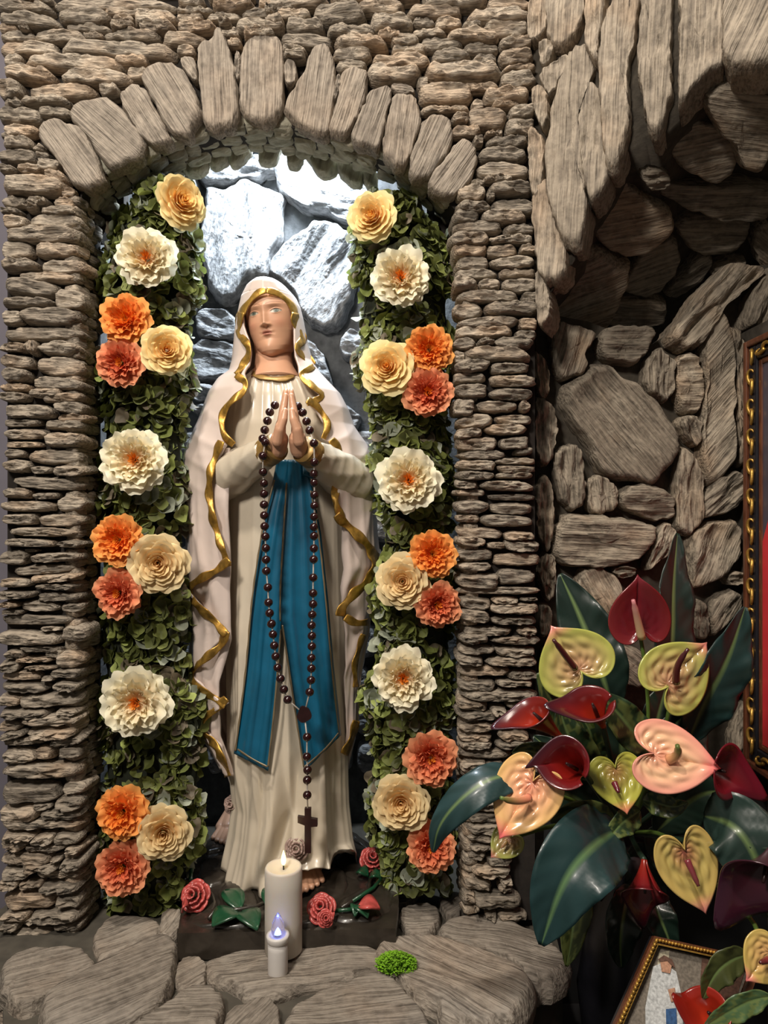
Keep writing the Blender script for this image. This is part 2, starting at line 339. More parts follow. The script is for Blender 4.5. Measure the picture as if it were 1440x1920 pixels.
row(wt, [(0,500,-50,70),(500,900,-45,60),(900,1370,-40,60),(0,330,35,80),(335,460,30,60),(55,140,65,40),(430,510,15,30),(590,800,15,40),(800,1150,30,90),(1140,1370,40,80),(465,715,65,75),(725,1015,80,85),(1030,1365,110,80),(0,45,90,45),(50,235,105,60),(240,525,110,115),(535,760,155,85),(755,870,140,55),(870,1010,145,60),(1010,1110,165,40),(1115,1365,170,85),(0,105,160,80),(105,300,165,70),(315,570,195,60),(750,930,190,45),(935,1200,215,65),(1200,1375,245,70),(70,345,235,75,20),(360,635,250,70,20),(570,700,215,50),(645,795,235,70),(800,1010,250,60),(1020,1200,275,60),(90,210,285,45),(345,550,298,75),(645,830,285,45),(850,1060,310,75),(1065,1190,325,55),(1200,1380,320,80),(95,205,315,50),(360,520,358,60),(540,850,345,85),(525,805,410,90),(815,1215,400,90),(780,840,450,70),(1220,1390,378,30),(1205,1395,430,100),(1025,1200,470,45),(785,1070,505,115),(800,1050,590,40),(1060,1120,560,60),(1120,1355,525,75),(1160,1310,572,25),(1250,1390,610,65),(1040,1240,635,125),(955,1040,635,50),(1235,1385,680,90),(1290,1350,725,35),(960,1110,700,60),(1070,1120,745,60),(1130,1220,715,25),(1135,1355,755,55),(1095,1345,820,75),(1080,1365,900,95),(1050,1130,965,35),(1115,1270,950,30),(1145,1370,1000,70),(980,1130,1020,90),(1135,1180,1035,50)], 500, 0, k1)
row(wr, [(895,1155,300,110),(690,885,300,70),(665,820,360,90),(830,1105,360,80,10),(675,960,415,85),(970,1150,435,70),(640,885,490,90),(885,1145,495,55),(665,870,560,100),(860,1050,560,80),(1060,1165,555,55),(690,880,630,90),(885,1160,625,80,-10),(680,925,700,60),(945,1165,690,60),(665,810,760,80),(820,950,760,65),(960,1165,765,90),(690,1065,830,75),(1075,1170,835,75),(670,845,915,100),(855,1180,905,85),(700,1060,980,70,-10),(1055,1165,990,80),(680,1025,1040,75),(1040,1165,1060,60),(670,805,1110,80),(810,910,1110,45),(910,1145,1110,85),(730,1125,1175,90,20),(670,740,1190,80),(670,890,1240,90,-20),(890,1125,1255,75),(670,860,1315,60),(890,1160,1330,80),(680,870,1390,90),(880,1145,1410,85),(665,790,1490,120),(800,1060,1485,75),(1060,1125,1490,60),(685,905,1575,95,-20),(920,1135,1560,60),(850,1105,1620,75),(680,840,1650,70,-20),(690,930,1705,90),(940,1120,1700,80,-10),(1030,1145,1750,50,-10),(705,985,1770,60),(920,1160,1810,45),(680,925,1830,65),(930,1160,1855,50),(695,915,1895,60),(920,1145,1895,40)], 640, 300, 3.2)
row(wr, [(75,320,290,100),(330,950,310,120,20),(80,415,385,75),(450,965,435,80),(70,450,540,170),(450,945,560,150),(75,350,670,90),(355,945,700,140,20),(90,600,830,120,20),(625,960,865,100),(95,420,930,130,20),(430,630,975,80),(620,1020,975,120,30),(80,490,1075,130),(485,1030,1130,160),(90,480,1210,110),(550,970,1325,180),(80,560,1370,170),(80,1020,1480,90),(130,470,1620,140,20),(480,790,1580,70),(805,1000,1580,45),(440,1000,1680,120),(105,470,1760,160,40),(480,990,1810,90)], 840, 860, 6)
row(wr, [(175,715,130,100),(770,995,125,90),(120,445,210,120),(470,1040,240,100),(105,525,340,100),(530,970,355,90),(80,390,440,100,50),(410,1000,470,110),(100,680,580,110),(665,1000,620,100),(110,525,730,110),(530,940,710,80),(170,1000,840,120),(95,430,940,120,50),(460,630,995,80),(100,640,1060,100),(640,1000,960,90),(640,1000,1080,100),(110,525,1200,110),(530,700,1160,70),(110,490,1320,90),(560,900,1290,90),(125,490,1400,90),(520,960,1400,110),(110,715,1505,100),(740,960,1540,90),(110,420,1630,110),(430,610,1630,90),(620,740,1610,80),(130,600,1720,90),(110,500,1820,90),(500,760,1770,80),(760,1000,1700,100)], 840, 1160, 6)
row(wr, [(150,700,230,110),(120,600,320,80),(180,750,410,100),(180,700,520,110),(190,750,640,110),(190,720,740,90),(220,480,850,80),(500,720,860,80),(220,420,950,90),(430,720,1000,90,-20),(260,700,1110,120),(180,480,1270,110,50),(580,700,1240,70),(550,710,1310,70),(270,800,1450,170),(180,300,1400,110,40),(290,350,1510,50),(410,530,1610,70),(550,880,1630,90)], 840, 1440, 6)
random.seed(33)
y_ = -265                                                # courses above the photograph's top edge
while y_ < -45:
    x_ = 4; h_ = random.uniform(20, 32)
    while x_ < 985:
        w_ = min(random.uniform(70, 190), 1000-x_); row(wt, [(x_, x_+w_-4, y_+h_/2, h_)], 0, 0, 1); x_ += w_
    y_ += h_*.98
# stones facing into the niche along both jambs (reveals)
def jamb(parent, x, sx, z0, z1):
    z = z0
    while z < z1:
        h = random.uniform(.014, .04); y = .004
        while y < .10:
            l = random.uniform(.035, .06); pts = []
            for k in range(16):
                th = 2*PI*k/16; c, s = math.cos(th), math.sin(th)
                pts.append(Vector((x, min(.13, y+l/2+math.copysign(abs(c)**.6, c)*l/2*.95), z+h/2+math.copysign(abs(s)**.6, s)*h/2*.95)))
            stone(parent, pts, (sx, -.25, random.uniform(-.1, .1)), random.uniform(.004, .009), .02, (0, 1, 0), M['stone'], N=20, rings=3); y += l
        z += h
jamb(wl, -.632, 1, -.02, 1.50)
jamb(wr, .169, -1, 0.03, 1.50)
for (xa, xb, ya, yb_) in ((140, 232, 320, 450), (800, 880, 330, 455)):     # haunches of the arch
    o = prism('wall_front_haunch', [P(xa, ya, 1.585), P(xb, ya, 1.585), P(xb, (ya+yb_)/2, 1.585), P((xa+xb)/2, yb_, 1.585), P(xa, yb_, 1.585)], (0, .03, 0), M['mortar_dark']); o['kind'] = 'structure'
    for q_ in range(4):
        cx_, cy_ = random.uniform(xa+15, xb-12), ya+20+q_*25
        stone(o, [P(cx_+20*math.cos(t), cy_+13*math.sin(t), 1.58) for t in np.linspace(0, 2*PI, 11)[:-1]], (0, -1, -.2), .018, .02, (1, 0, .2), M['vault'], N=26, rings=4)
# voussoirs
def poly_stone(parent, pts, ox, oy, sc, d, m, t=.022, back=.05, grain=None, n=(0, -1, 0), N=64, rings=10, name='stone', rough=.4, gs=None, dfun=None, rnd=1, grow=1.045):
    q = [(ox+x/sc, oy+y/sc) for x, y in pts]
    P3 = [P(x, y, dfun(x, y) if dfun else d) for x, y in q]
    if grain is None:
        A = np.array([[p.x, p.z] for p in P3]); A = A-A.mean(0); U, s_, V = np.linalg.svd(A); grain = (V[0][0], 0, V[0][1])
    return stone(parent, P3, n, t, back, grain, M[m], N=N, rings=rings, name=name, rough=rough, gs=gs, round_=rnd, grow=grow)
V1 = [[(200,700),(250,628),(370,650),(450,700),(530,880),(530,940),(480,985),(400,970),(350,900),(280,800)],
[(375,570),(480,525),(620,530),(660,620),(745,740),(745,800),(600,880),(550,840),(470,720),(385,630)],
[(640,500),(680,450),(750,460),(810,570),(890,720),(880,750),(800,765),(740,720),(690,640),(640,550)],
[(750,400),(800,335),(920,345),(990,440),(1045,560),(1030,650),(970,715),(890,690),(840,600),(800,520),(750,440)],
[(930,320),(1000,310),(1030,350),(1030,430),(1000,430)],
[(1020,250),(1110,220),(1120,170),(1150,170),(1190,250),(1230,450),(1240,640),(1110,675),(1060,630),(1045,450)],
[(1225,285),(1252,280),(1250,430),(1225,420)],
[(1271,235),(1343,199),(1440,208),(1470,277),(1468,554),(1445,631),(1329,648),(1260,595),(1246,443)]]
V2 = [[(95,330),(155,330),(160,440),(120,460),(95,430)],
[(240,260),(300,245),(345,310),(360,420),(340,600),(320,690),(270,700),(170,650),(95,580),(110,530),(180,430),(210,370)],
[(360,410),(390,400),(380,480),(350,560)],
[(400,375),(500,365),(525,400),(500,560),(450,660),(400,720),(330,690),(330,650),(370,530),(380,440)],
[(530,480),(620,460),(655,490),(620,620),(590,770),(560,780),(445,740),(445,690),(500,580)],
[(640,450),(750,460),(775,500),(700,505),(655,490)],
[(660,500),(760,500),(800,600),(770,730),(720,880),(690,885),(610,810),(610,720),(640,600)],
[(810,640),(900,600),(950,650),(965,740),(900,850),(830,945),(760,930),(745,890),(755,800),(790,710)],
[(990,740),(1040,740),(1080,790),(1085,870),(1040,970),(960,1030),(880,1020),(840,980),(850,930),(930,830)]]
for p in V1: poly_stone(wt, p, 0, 0, k1, 1.458, 'slab', .015, .03, grow=1.075, rnd=2)
for p in V2: poly_stone(wt, p, 500, 0, k1, 1.458, 'slab', .015, .03, grow=1.075, rnd=2)
# vault (intrados) stones and the teeth hanging at its back edge
def arc_pt(s):
    pts = arch; L = [0]
    for a, b in zip(pts, pts[1:]): L.append(L[-1]+math.dist(a, b))
    t = s*L[-1]; i = max(0, min(len(pts)-2, int(np.searchsorted(L, t))-1)); f = (t-L[i])/(L[i+1]-L[i])
    x = pts[i][0]+(pts[i+1][0]-pts[i][0])*f; y = pts[i][1]+(pts[i+1][1]-pts[i][1])*f
    return P(x, y, D0)
vault = empty('ceiling_niche_vault', P(500, 240, 1.55)); vault['kind'] = 'structure'
for (y0, y1) in ((.018, .058), (.056, .100), (.096, .135)):
    s = random.uniform(0, .02)
    while s < .97:
        ds = random.uniform(.035, .070); s2 = min(1, s+ds); a, b = arc_pt(max(0, s-.003)), arc_pt(min(1, s2+.003))
        t = (b-a).normalized(); n = Vector((t.z, 0, -t.x)); n = n if n.z < 0 else -n
        pts = []
        for k in range(16):
            th = 2*PI*k/16; c, q = math.cos(th), math.sin(th); c = math.copysign(abs(c)**.45, c); q = math.copysign(abs(q)**.45, q)
            p = a.lerp(b, .5+c*.5); p.y = (y0+y1)/2+q*(y1-y0)/2*.96; pts.append(p-n*.012)
        stone(vault, pts, n+Vector((0, random.uniform(-.35, .1), 0)), random.uniform(.012, .024), .02, t+Vector((0, random.uniform(-.5, .5), 0)), M['vault'], N=22, rings=3)
        s = s2
for p in [[(40,330),(40,230),(220,200),(230,280),(180,340),(100,350)],[(240,270),(240,150),(370,150),(390,220),(340,270),(280,300)],[(385,260),(390,130),(500,80),(560,160),(500,230),(430,285)],[(600,240),(620,80),(770,80),(740,240),(690,262),(620,260)],[(810,250),(790,90),(880,90),(930,170),(915,270),(860,295),(820,275)],[(930,190),(930,80),(1100,120),(1180,250),(1175,330),(1100,365),(1040,340),(980,250)],[(1185,340),(1180,190),(1360,250),(1365,420),(1290,420),(1240,380)],[(1370,420),(1370,270),(1470,300),(1470,460)],[(-90,380),(-60,280),(40,260),(40,340),(0,380)]]:
    poly_stone(vault, p, 330, 240, 3.892, 1.60, 'vault', .014, .02, N=30, rings=4, grain=(.25, 0, 1))
# niche back chamber
nb = box('wall_niche_back', (-.75, .52, -.02), (.32, .56, 2.05), M['mortar_grey']); nb['kind'] = 'structure'
for nm, a, b in (('wall_niche_left', (-.715, .07, -.02), (-.68, .52, 2.05)), ('wall_niche_right', (.235, .07, -.02), (.27, .52, 2.05)),
                 ('ceiling_niche', (-.715, .07, 2.0), (.27, .56, 2.05)), ('wall_niche_lintel', (-.70, .13, 1.70), (.27, .155, 2.0))):
    o = box(nm, a, b, M['mortar_grey']); o['kind'] = 'structure'
NB = [[(200,440),(190,340),(230,270),(680,240),(720,290),(700,370),(540,420),(300,455)],
[(720,410),(730,250),(900,200),(1300,330),(1450,460),(1350,640),(1260,740),(1100,660),(980,640),(860,560),(800,520)],
[(200,470),(300,450),(700,440),(800,520),(800,620),(760,800),(720,940),(690,1120),(600,1130),(470,1240),(300,1300),(220,1100),(200,700)],
[(690,1080),(740,930),(980,700),(1040,690),(1250,770),(1320,900),(1310,1220),(1200,1400),(1130,1479),(950,1400),(850,1180),(760,1130)],
[(150,860),(185,900),(190,1300),(140,1400),(60,1380),(80,1000)],[(-60,850),(60,830),(110,900),(70,1150),(-50,1200)],[(-60,330),(150,360),(180,560),(150,820),(-60,820)]]
GR = [(1,0,-.1),(1,0,-.3),(.3,0,1),(.6,0,1),(0,0,1),(0,0,1),(.3,0,1)]
for p, g in zip(NB, GR): poly_stone(nb, p, 330, 240, 3.892, 1.96, 'grey', .045, .03, grain=g, N=110, rings=26, rough=.85)
for p in [[(115,120),(180,80),(400,110),(420,290),(300,300),(130,300)],[(40,420),(120,320),(200,310),(390,320),(430,400),(400,540),(200,600),(70,570)],[(90,780),(180,750),(260,790),(200,850),(110,830)],[(1120,330),(1180,230),(1260,240),(1340,340),(1280,420),(1150,440)],[(870,300),(960,330),(1040,460),(1090,700),(1020,680),(930,450)],[(1130,750),(1200,780),(1290,850),(1230,960),(1180,870)],[(70,620),(260,610),(280,740),(90,740)]]:
    poly_stone(nb, p, 340, 560, 3.789, 1.96, 'grey', .035, .03, grain=(1, 0, -.15), N=48, rings=9)
random.seed(21)
for r in range(9):                                        # lower back stones seen beside the statue
    y = 840+r*72
    for (xa, xb) in ((340, 470), (600, 720)):
        x = xa-random.uniform(0, 30)
        while x < xb:
            wv = random.uniform(45, 85); pts = [(x+wv*.5+wv*.48*math.copysign(abs(math.cos(2*PI*k/14))**.7, math.cos(2*PI*k/14)), y+32*math.copysign(abs(math.sin(2*PI*k/14))**.7, math.sin(2*PI*k/14))) for k in range(14)]
            poly_stone(nb, pts, 0, 0, 1, 1.96, 'grey', .03, .03, grain=(1, 0, random.uniform(-.4, .4)), N=28, rings=5); x += wv+4
# ---------------- right rock wall, overhang
rw = prism('wall_right_back', [P(1004, 585, 1.60), P(1100, 602, 1.60), P(1180, 632, 1.60), P(1225, 645, 1.60), P(1262, 618, 1.60), P(1290, 570, 1.60), P(1345, 520, 1.60), P(1400, 500, 1.60), P(1500, 490, 1.60), P(1500, 1960, 1.60), P(1004, 1960, 1.60)], (0, .05, 0), M['mortar']); rw['kind'] = 'structure'
def fd(x, y): return 1.47-(max(0, x-1000)/440)*.27+max(0, (420-y))*.0    # overhang face distance
edge = [(1000,560),(1023,560),(1045,530),(1070,495),(1097,455),(1108,390),(1145,337),(1160,315),(1180,278),(1213,268),(1235,264),(1280,208),(1325,152),(1360,134),(1375,146),(1440,128),(1500,120)]
top = [(1500,-90),(1440,-90),(1360,-90),(1235,-90),(1180,-90),(1097,-90),(1000,-90)]
fp = [P(x, y, fd(x, y)) for x, y in edge]
V = []; Fc = []
cols_x = [e for e in edge]
for (x, y) in cols_x:
    d = fd(x, y); V.append(P(x, -270, d)); V.append(P(x, y, d))
    dw = 1.86; yw = max(y+20, 650); 
    for f in (.33, .66, 1.0):
        dd = d+(dw-d)*f**.75; V.append(P(x, y+(yw-y)*f, dd))
for i in range(len(cols_x)-1):
    for k in range(4): a = i*5+k; Fc.append((a, a+5, a+6, a+1))
ov = mesh('wall_right_overhang', V, Fc, M['mortar']); ov['kind'] = 'structure'
def dunder(x, y):
    ey = float(np.interp(x, [e[0] for e in edge], [e[1] for e in edge])); d = fd(x, y); yw = max(ey+20, 650)
    f = min(1, max(0, (y-ey)/(yw-ey))); fs = [0, .33, .66, 1.0]; return float(np.interp(f, fs, [d+(1.86-d)*q**.75 for q in fs]))
OV = [[(60,0),(150,0),(150,180),(120,240),(50,270),(40,180)],[(150,-230),(370,-230),(350,150),(250,300),(190,290),(150,240)],[(100,300),(160,250),(200,300),(150,410),(120,410)],[(110,450),(230,350),(270,340),(250,430),(180,570),(130,540)],[(60,540),(120,500),(165,590),(140,770),(90,700)],
[(370,-230),(500,-230),(470,150),(430,280),(440,400),(380,340),(360,250)],[(500,60),(600,-230),(670,-230),(650,200),(590,420),(610,640),(590,840),(520,990),(470,900),(440,420),(450,240)],
[(330,540),(400,470),(440,560),(460,800),(500,1000),(440,1120),(390,1150),(360,1040),(330,800)],[(240,420),(330,250),(400,400),(400,470),(325,560),(330,800),(370,1100),(350,1370),(270,1410),(190,1250),(140,1000),(150,850),(190,600)],
[(40,780),(70,735),(140,830),(130,1020),(100,1150),(60,1100)],[(115,1060),(150,1030),(200,1280),(260,1460),(240,1560),(125,1620),(80,1350),(70,1150)],
[(680,-230),(860,-230),(830,200),(840,480),(820,620),(770,790),(720,770),(670,520),(655,330),(670,150)],[(900,-230),(1110,-230),(1130,200),(1130,390),(1040,440),(930,590),(890,620),(890,330)],[(1130,-230),(1420,-230),(1420,330),(1340,390),(1180,440),(1130,370),(1140,150)],
[(85,1510),(160,1650),(170,1790),(110,1880),(90,1700)]]
for i, p in enumerate(OV):
    poly_stone(ov, p, 980, 0, 3, 0, 'cliff', .028, .06, n=(-.5, -1, .05), N=90, rings=14, rough=.35, grain=(.05, 0, 1) if i != 13 else (.5, 0, 1), dfun=lambda x, y: fd(x, y)-.004, grow=1.09)
UN = [[(1140,450),(1420,450),(1420,700),(1200,900),(1050,650),(1000,560)],[(800,760),(1060,660),(1150,720),(1150,880),(1000,950),(830,900)],[(640,960),(720,920),(810,940),(800,1000),(700,1030)],[(755,1050),(860,1020),(1400,1000),(1400,1140),(1160,1190),(900,1130),(760,1080)],[(840,1230),(1000,1160),(1280,1190),(1220,1330),(1100,1390),(950,1390),(870,1310)],[(390,1300),(540,1040),(720,1100),(820,1170),(790,1260),(640,1330),(500,1375),(400,1330)],[(520,1580),(700,1330),(840,1310),(890,1440),(700,1630),(580,1620)],[(180,1750),(260,1500),(480,1400),(580,1400),(440,1740),(350,1800),(190,1790)],[(780,1630),(980,1390),(1050,1400),(1020,1490),(870,1650),(790,1650)],[(450,1740),(500,1650),(790,1650),(800,1750),(750,1800),(480,1810)],[(1250,1300),(1400,1200),(1400,1480),(1330,1500)],[(1020,1480),(1250,1420),(1210,1500),(1060,1540)]]
for i, p in enumerate(UN):
    poly_stone(ov, p, 980, 0, 3, 0, 'rock', .035, .04, n=(0, -.8, -.9), N=60, rings=9, dfun=lambda x, y: dunder(x, y)-.01)
WS = [([(800,1880),(920,1740),(1080,1530),(1240,1490),(1340,1530),(1230,1640),(1100,1740),(1000,1900),(960,1960),(870,2000)], 0), ([(1200,1840),(1270,1620),(1400,1500),(1420,1820),(1240,1880)], 0)]
for p, _ in WS: poly_stone(rw, p, 980, 0, 3, 1.585, 'rock', .05, .05, N=80, rings=13, rough=.8)
W6 = [[(150,170),(190,130),(300,180),(420,200),(400,270),(350,330),(360,430),(240,505),(190,490),(170,330)],[(430,260),(450,180),(680,170),(750,210),(740,290),(640,385),(520,390),(440,330)],[(45,330),(70,320),(120,370),(150,530),(120,590),(80,590),(50,440)],[(700,410),(760,290),(860,340),(870,450),(860,610),(740,570),(690,520)],[(880,370),(930,330),(1020,380),(1040,560),(1020,660),(930,670),(890,620),(875,480)],[(1030,200),(1110,100),(1150,170),(1215,310),(1200,620),(1220,960),(1100,1040),(1030,1000),(1025,700),(1050,430)],[(1150,150),(1230,180),(1275,310),(1270,930),(1240,960),(1225,600),(1225,330)],[(210,620),(280,520),(430,400),(510,410),(680,560),(830,660),(880,850),(850,980),(760,1060),(690,1085),(500,1040),(390,1000),(360,830),(250,760)],[(60,600),(110,590),(180,640),(190,810),(140,990),(90,990),(60,850)],[(880,700),(1020,700),(1020,890),(930,830)],[(180,880),(330,880),(350,1000),(350,1200),(260,1250),(220,1200),(170,1050)],[(370,1060),(440,1035),(540,1100),(540,1240),(450,1265),(370,1250)],[(550,1150),(640,1080),(860,1120),(880,1300),(740,1300),(600,1250),(545,1200)],[(900,870),(950,860),(1040,1050),(1040,1300),(940,1390),(880,1340),(880,1150)],[(1040,1150),(1100,1060),(1250,1010),(1300,1060),(1280,1200),(1080,1290),(1030,1280)],[(190,1290),(400,1270),(740,1310),(730,1440),(660,1530),(400,1570),(230,1560),(180,1500)],[(70,1060),(150,1050),(170,1200),(160,1470),(110,1480),(60,1330)],[(745,1400),(800,1320),(870,1320),(880,1450),(760,1560),(700,1600)],[(960,1400),(1050,1320),(1190,1270),(1260,1380),(1250,1520),(1150,1620),(1030,1690),(960,1690)],[(290,1600),(500,1580),(580,1690),(600,1900),(320,1900)],[(500,1590),(570,1555),(640,1570),(640,1620),(560,1640)],[(1160,1620),(1220,1590),(1290,1610),(1290,1660),(1200,1690)],[(80,1560),(110,1490),(180,1500),(170,1690),(90,1690)]]
G6 = {0:(.3,0,1),1:(1,0,0),4:(1,0,0),5:(.6,0,.7),7:(.75,0,-.9),15:(1,0,-.05),12:(1,0,0)}
for i, p in enumerate(W6): poly_stone(rw, p, 980, 560, 3.13, 1.585, 'rock', .045 if i in (5, 7, 15) else .032, .04, N=80, rings=13, grain=G6.get(i), rough=.8)
for p in [[(380,140),(440,150),(440,330),(400,370),(360,240)],[(375,370),(430,390),(420,500),(370,540),(360,440)],[(1150,370),(1240,310),(1300,330),(1300,400),(1200,480),(1150,540)],[(1075,350),(1140,370),(1140,540),(1080,530)],[(1240,1050),(1310,820),(1350,850),(1355,1060),(1310,1095)],[(380,560),(640,540),(660,680),(400,700)],[(700,560),(880,600),(860,760),(690,740)],[(900,600),(1100,560),(1120,760),(920,780)],[(1130,620),(1300,560),(1320,760),(1180,800)],[(380,740),(560,720),(600,900),(400,920)]]:
    poly_stone(rw, p, 860, 980, 2.4828, 1.585, 'rock', .03, .04, N=48, rings=8)
hb = box('wall_hollow_back', (.30, .42, .9), (1.0, .46, 2.1), M['mortar_dark']); hb['kind'] = 'structure'
# side wall on the right carrying the picture
sw = box('wall_right_side', (.80, -.95, -.6), (.85, .20, 1.26), M['mortar']); sw['kind'] = 'structure'
su = box('wall_right_upper', (.93, -.95, 1.26), (.97, .46, 2.3), M['mortar']); su['kind'] = 'structure'
# black panel standing in for the shaded wall behind the bouquet
al = box('wall_shade_panel', (.34, .03, -.7), (.80, .06, .30), M['black']); al['kind'] = 'structure'
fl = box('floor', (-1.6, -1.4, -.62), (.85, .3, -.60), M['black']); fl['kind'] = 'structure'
# ---------------- stone ledge
le = prism('floor_ledge', [PZ(-60, 1700, 0), PZ(4, 1700, 0), P(170, 1700, 1.97), P(850, 1700, 1.97), PZ(1003, 1690, 0), PZ(1040, 1740, 0), PZ(1055, 1800, 0), PZ(960, 1880, 0), PZ(920, 1990, 0), PZ(8, 1990, 0), PZ(6, 1890, 0)], (0, 0, -.16), M['ledge_mortar'])
for v in le.data.vertices:
    if v.index < 11: v.co.z = -.004
le['kind'] = 'structure'
def ledge_stone(pts, ox, oy, sc, t=.02, g=None, z=0.0):
    q = [PZ(ox+x/sc, oy+y/sc, z+t) for x, y in pts]; q = [Vector((p.x, p.y, z)) for p in q]
    if g is None:
        A = np.array([[p.x, p.y] for p in q]); A = A-A.mean(0); U, s_, VV = np.linalg.svd(A); g = (VV[0][0], VV[0][1], 0)
    return stone(le, q[::-1], (0, 0, 1), t, .03, g, M['ledge'], N=80, rings=13, rough=.5, grow=1.10)
kl = 2.6667
for p, t, g in [([(15,410),(60,330),(200,290),(380,300),(460,360),(440,410),(300,480),(210,530),(150,580),(60,560),(30,490)],.026,(1,.55,0)),
 ([(215,560),(290,480),(480,370),(700,270),(790,225),(880,250),(870,330),(840,500),(780,560),(700,600),(560,800),(300,800),(240,640)],.034,(1,.8,0)),
 ([(480,310),(470,230),(560,150),(660,150),(780,170),(790,220),(640,290),(520,350)],.012,(1,.8,0)),([(790,210),(820,110),(900,105),(905,160),(880,245),(800,230)],.03,(.3,1,0)),
 ([(880,430),(900,370),(960,345),(1010,360),(1035,410),(1010,490),(900,500),(880,470)],.012,(1,1,0)),
 ([(640,650),(850,590),(930,500),(1110,500),(1120,600),(1080,660),(1060,800),(640,800)],.02,(1,0,0)),([(1120,650),(1200,590),(1280,545),(1370,560),(1400,620),(1380,800),(1130,800)],.016,(.5,1,0))]:
    ledge_stone(p, 0, 1660, kl, t, g)
slab = ledge_stone([(388,1798),(420,1785),(540,1768),(610,1770),(660,1765),(690,1775),(710,1790),(705,1815),(660,1825),(600,1835),(545,1852),(510,1860),(470,1855),(450,1840),(405,1825),(392,1808)], 0, 0, 1, .018, (1, .15, 0))
for p, t, g in [([(0,660),(100,590),(250,530),(500,480),(560,560),(700,680),(690,800),(0,860)],.024,(1,.15,0)),
 ([(435,380),(500,300),(620,280),(800,310),(1000,370),(1150,450),(1200,540),(1190,620),(1080,700),(880,710),(780,680),(740,620),(640,570),(600,520),(560,470),(470,430)],.032,(1,-.8,0)),
 ([(775,290),(800,210),(900,190),(1040,200),(1200,260),(1330,320),(1370,430),(1340,470),(1200,500),(1150,440),(1000,360),(860,310)],.026,(1,-.35,0)),([(555,180),(620,135),(720,140),(760,190),(720,270),(600,280),(565,220)],.018,(1,0,0)),([(750,110),(830,80),(870,90),(870,180),(800,200),(770,160)],.014,(1,1,0)),([(530,100),(570,50),(640,50),(660,90),(560,150)],.012,(1,0,0))]:
    ledge_stone(p, 540, 1640, kl, t, g)
for p in [[(0,1885),(30,1875),(70,1885),(95,1900),(90,1925),(0,1925)],[(0,1850),(25,1848),(40,1870),(30,1885),(0,1885)]]:
    poly_stone(le, p, 0, 0, 1, 1.25, 'ledge', .02, .03, N=30, rings=5)
# ================= STATUE =================
YC = .17; DC = 1.62
def pyc2z(p): return CZ+(960-p)/F*DC
def z2pyc(z): return 960-(z-CZ)*F/DC
def px2x(p): return (p-720)/F*DC
MT = [(528,499,501,.004),(531,487,514,.03),(536,475,527,.055),(545,466,538,.070),(560,457,552,.073),(580,452,561,.074),(600,448,566,.075),(625,444,571,.076),(650,442,576,.078),(680,439,584,.083),(700,433,598,.09),(715,412,612,.10),(740,395,636,.115),(770,384,652,.125),(800,372,662,.13),(830,358,682,.135),(860,350,696,.14),(900,349,701,.14),(1000,354,705,.135),(1060,353,709,.13),(1095,354,697,.127),(1180,360,692,.12),(1260,357,675,.12),(1320,372,672,.12),(1360,376,671,.12),(1420,412,655,.11),(1460,428,645,.10),(1500,440,640,.09)]
GT = [(695,474,552,.050),(705,465,558,.060),(720,440,600,.075),(750,425,622,.090),(800,418,632,.100),(850,420,640,.095),(880,425,642,.088),(930,425,645,.092),(1000,424,648,.098),(1200,428,650,.108),(1400,434,652,.118),(1450,440,653,.122),(1500,446,655,.126),(1550,440,660,.132),(1600,428,666,.140),(1625,424,668,.142)]
def tab(T, pyc): return (px2x(interp(pyc, T, 1)), px2x(interp(pyc, T, 2)), interp(pyc, T, 3))
def surf(T, px, py, off=0.0, um=.985):
    d = 1.52
    for _ in range(7):
        p = P(px, py, d); l, r, b = tab(T, z2pyc(p.z)); c = (l+r)/2; a = (r-l)/2
        u = max(-um, min(um, (p.x-c)/a)); d = 1.45+YC-b*math.sqrt(1-u*u)-off
    return P(px, py, d)
ST = empty('praying_lady_statue', (px2x(530), YC, .0), 'tall painted statue of a praying lady in white robe, blue sash and gold-edged cloak', 'statue')
def ridge(x): return (1-abs(math.sin(x)))**1.6
FOLDS = [(([1050,1300,1500,1620],[455,452,440,425]),9,.014),(([1100,1300,1450,1620],[478,482,480,462]),10,.012),(([1380,1480,1560,1620],[560,552,520,478]),15,-.026),(([1380,1480,1560,1620],[590,585,560,520]),16,.016),
 (([1400,1500,1620],[625,632,640]),12,-.014),(([1000,1300,1620],[640,645,658]),8,.012),(([1300,1450,1620],[520,522,500]),11,.012),(([1350,1500,1620],[500,497,470]),6,-.010)]
# gown: closed loft with folds
def gown_pt(th, z):
    pyc = z2pyc(z); l, r, b = tab(GT, pyc); c = (l+r)/2; a = (r-l)/2
    s = max(0, min(1, (pyc-880)/740)); t = (pyc-860)
    amp = .003+.020*s**1.3
    fr = -math.sin(th)          # 1 at front
    f = ridge(3.5*th+.6*math.sin(2.2*th)+.5*s)*.8+.5*ridge(6.3*th+1.3-.4*s)+.25*ridge(11*th+.7*s)
    k = amp*(f-.45)
    if pyc < 860: k = .0035*(ridge(16*th)-.4)*max(0, 1-abs(pyc-735)/90) + .002*ridge(7*th+.004*t)
    if pyc > 900:
        px = 720+(c+a*math.cos(th))*F/1.53
        if fr > 0:
            for line, wd, am in FOLDS:
                xx = float(np.interp(pyc, line[0], line[1])); e_ = min(1, max(0, (pyc-line[0][0])/120))
                k += am*e_*math.exp(-((px-xx)/wd)**2)*min(1, fr*2)
    return Vector((c+(a+k*.6)*math.cos(th), YC-(-(b+k)*math.sin(th)), z))
zs = [pyc2z(p) for p in np.linspace(696, 1612, 150)]
NT = 260; V = []; Fc = []
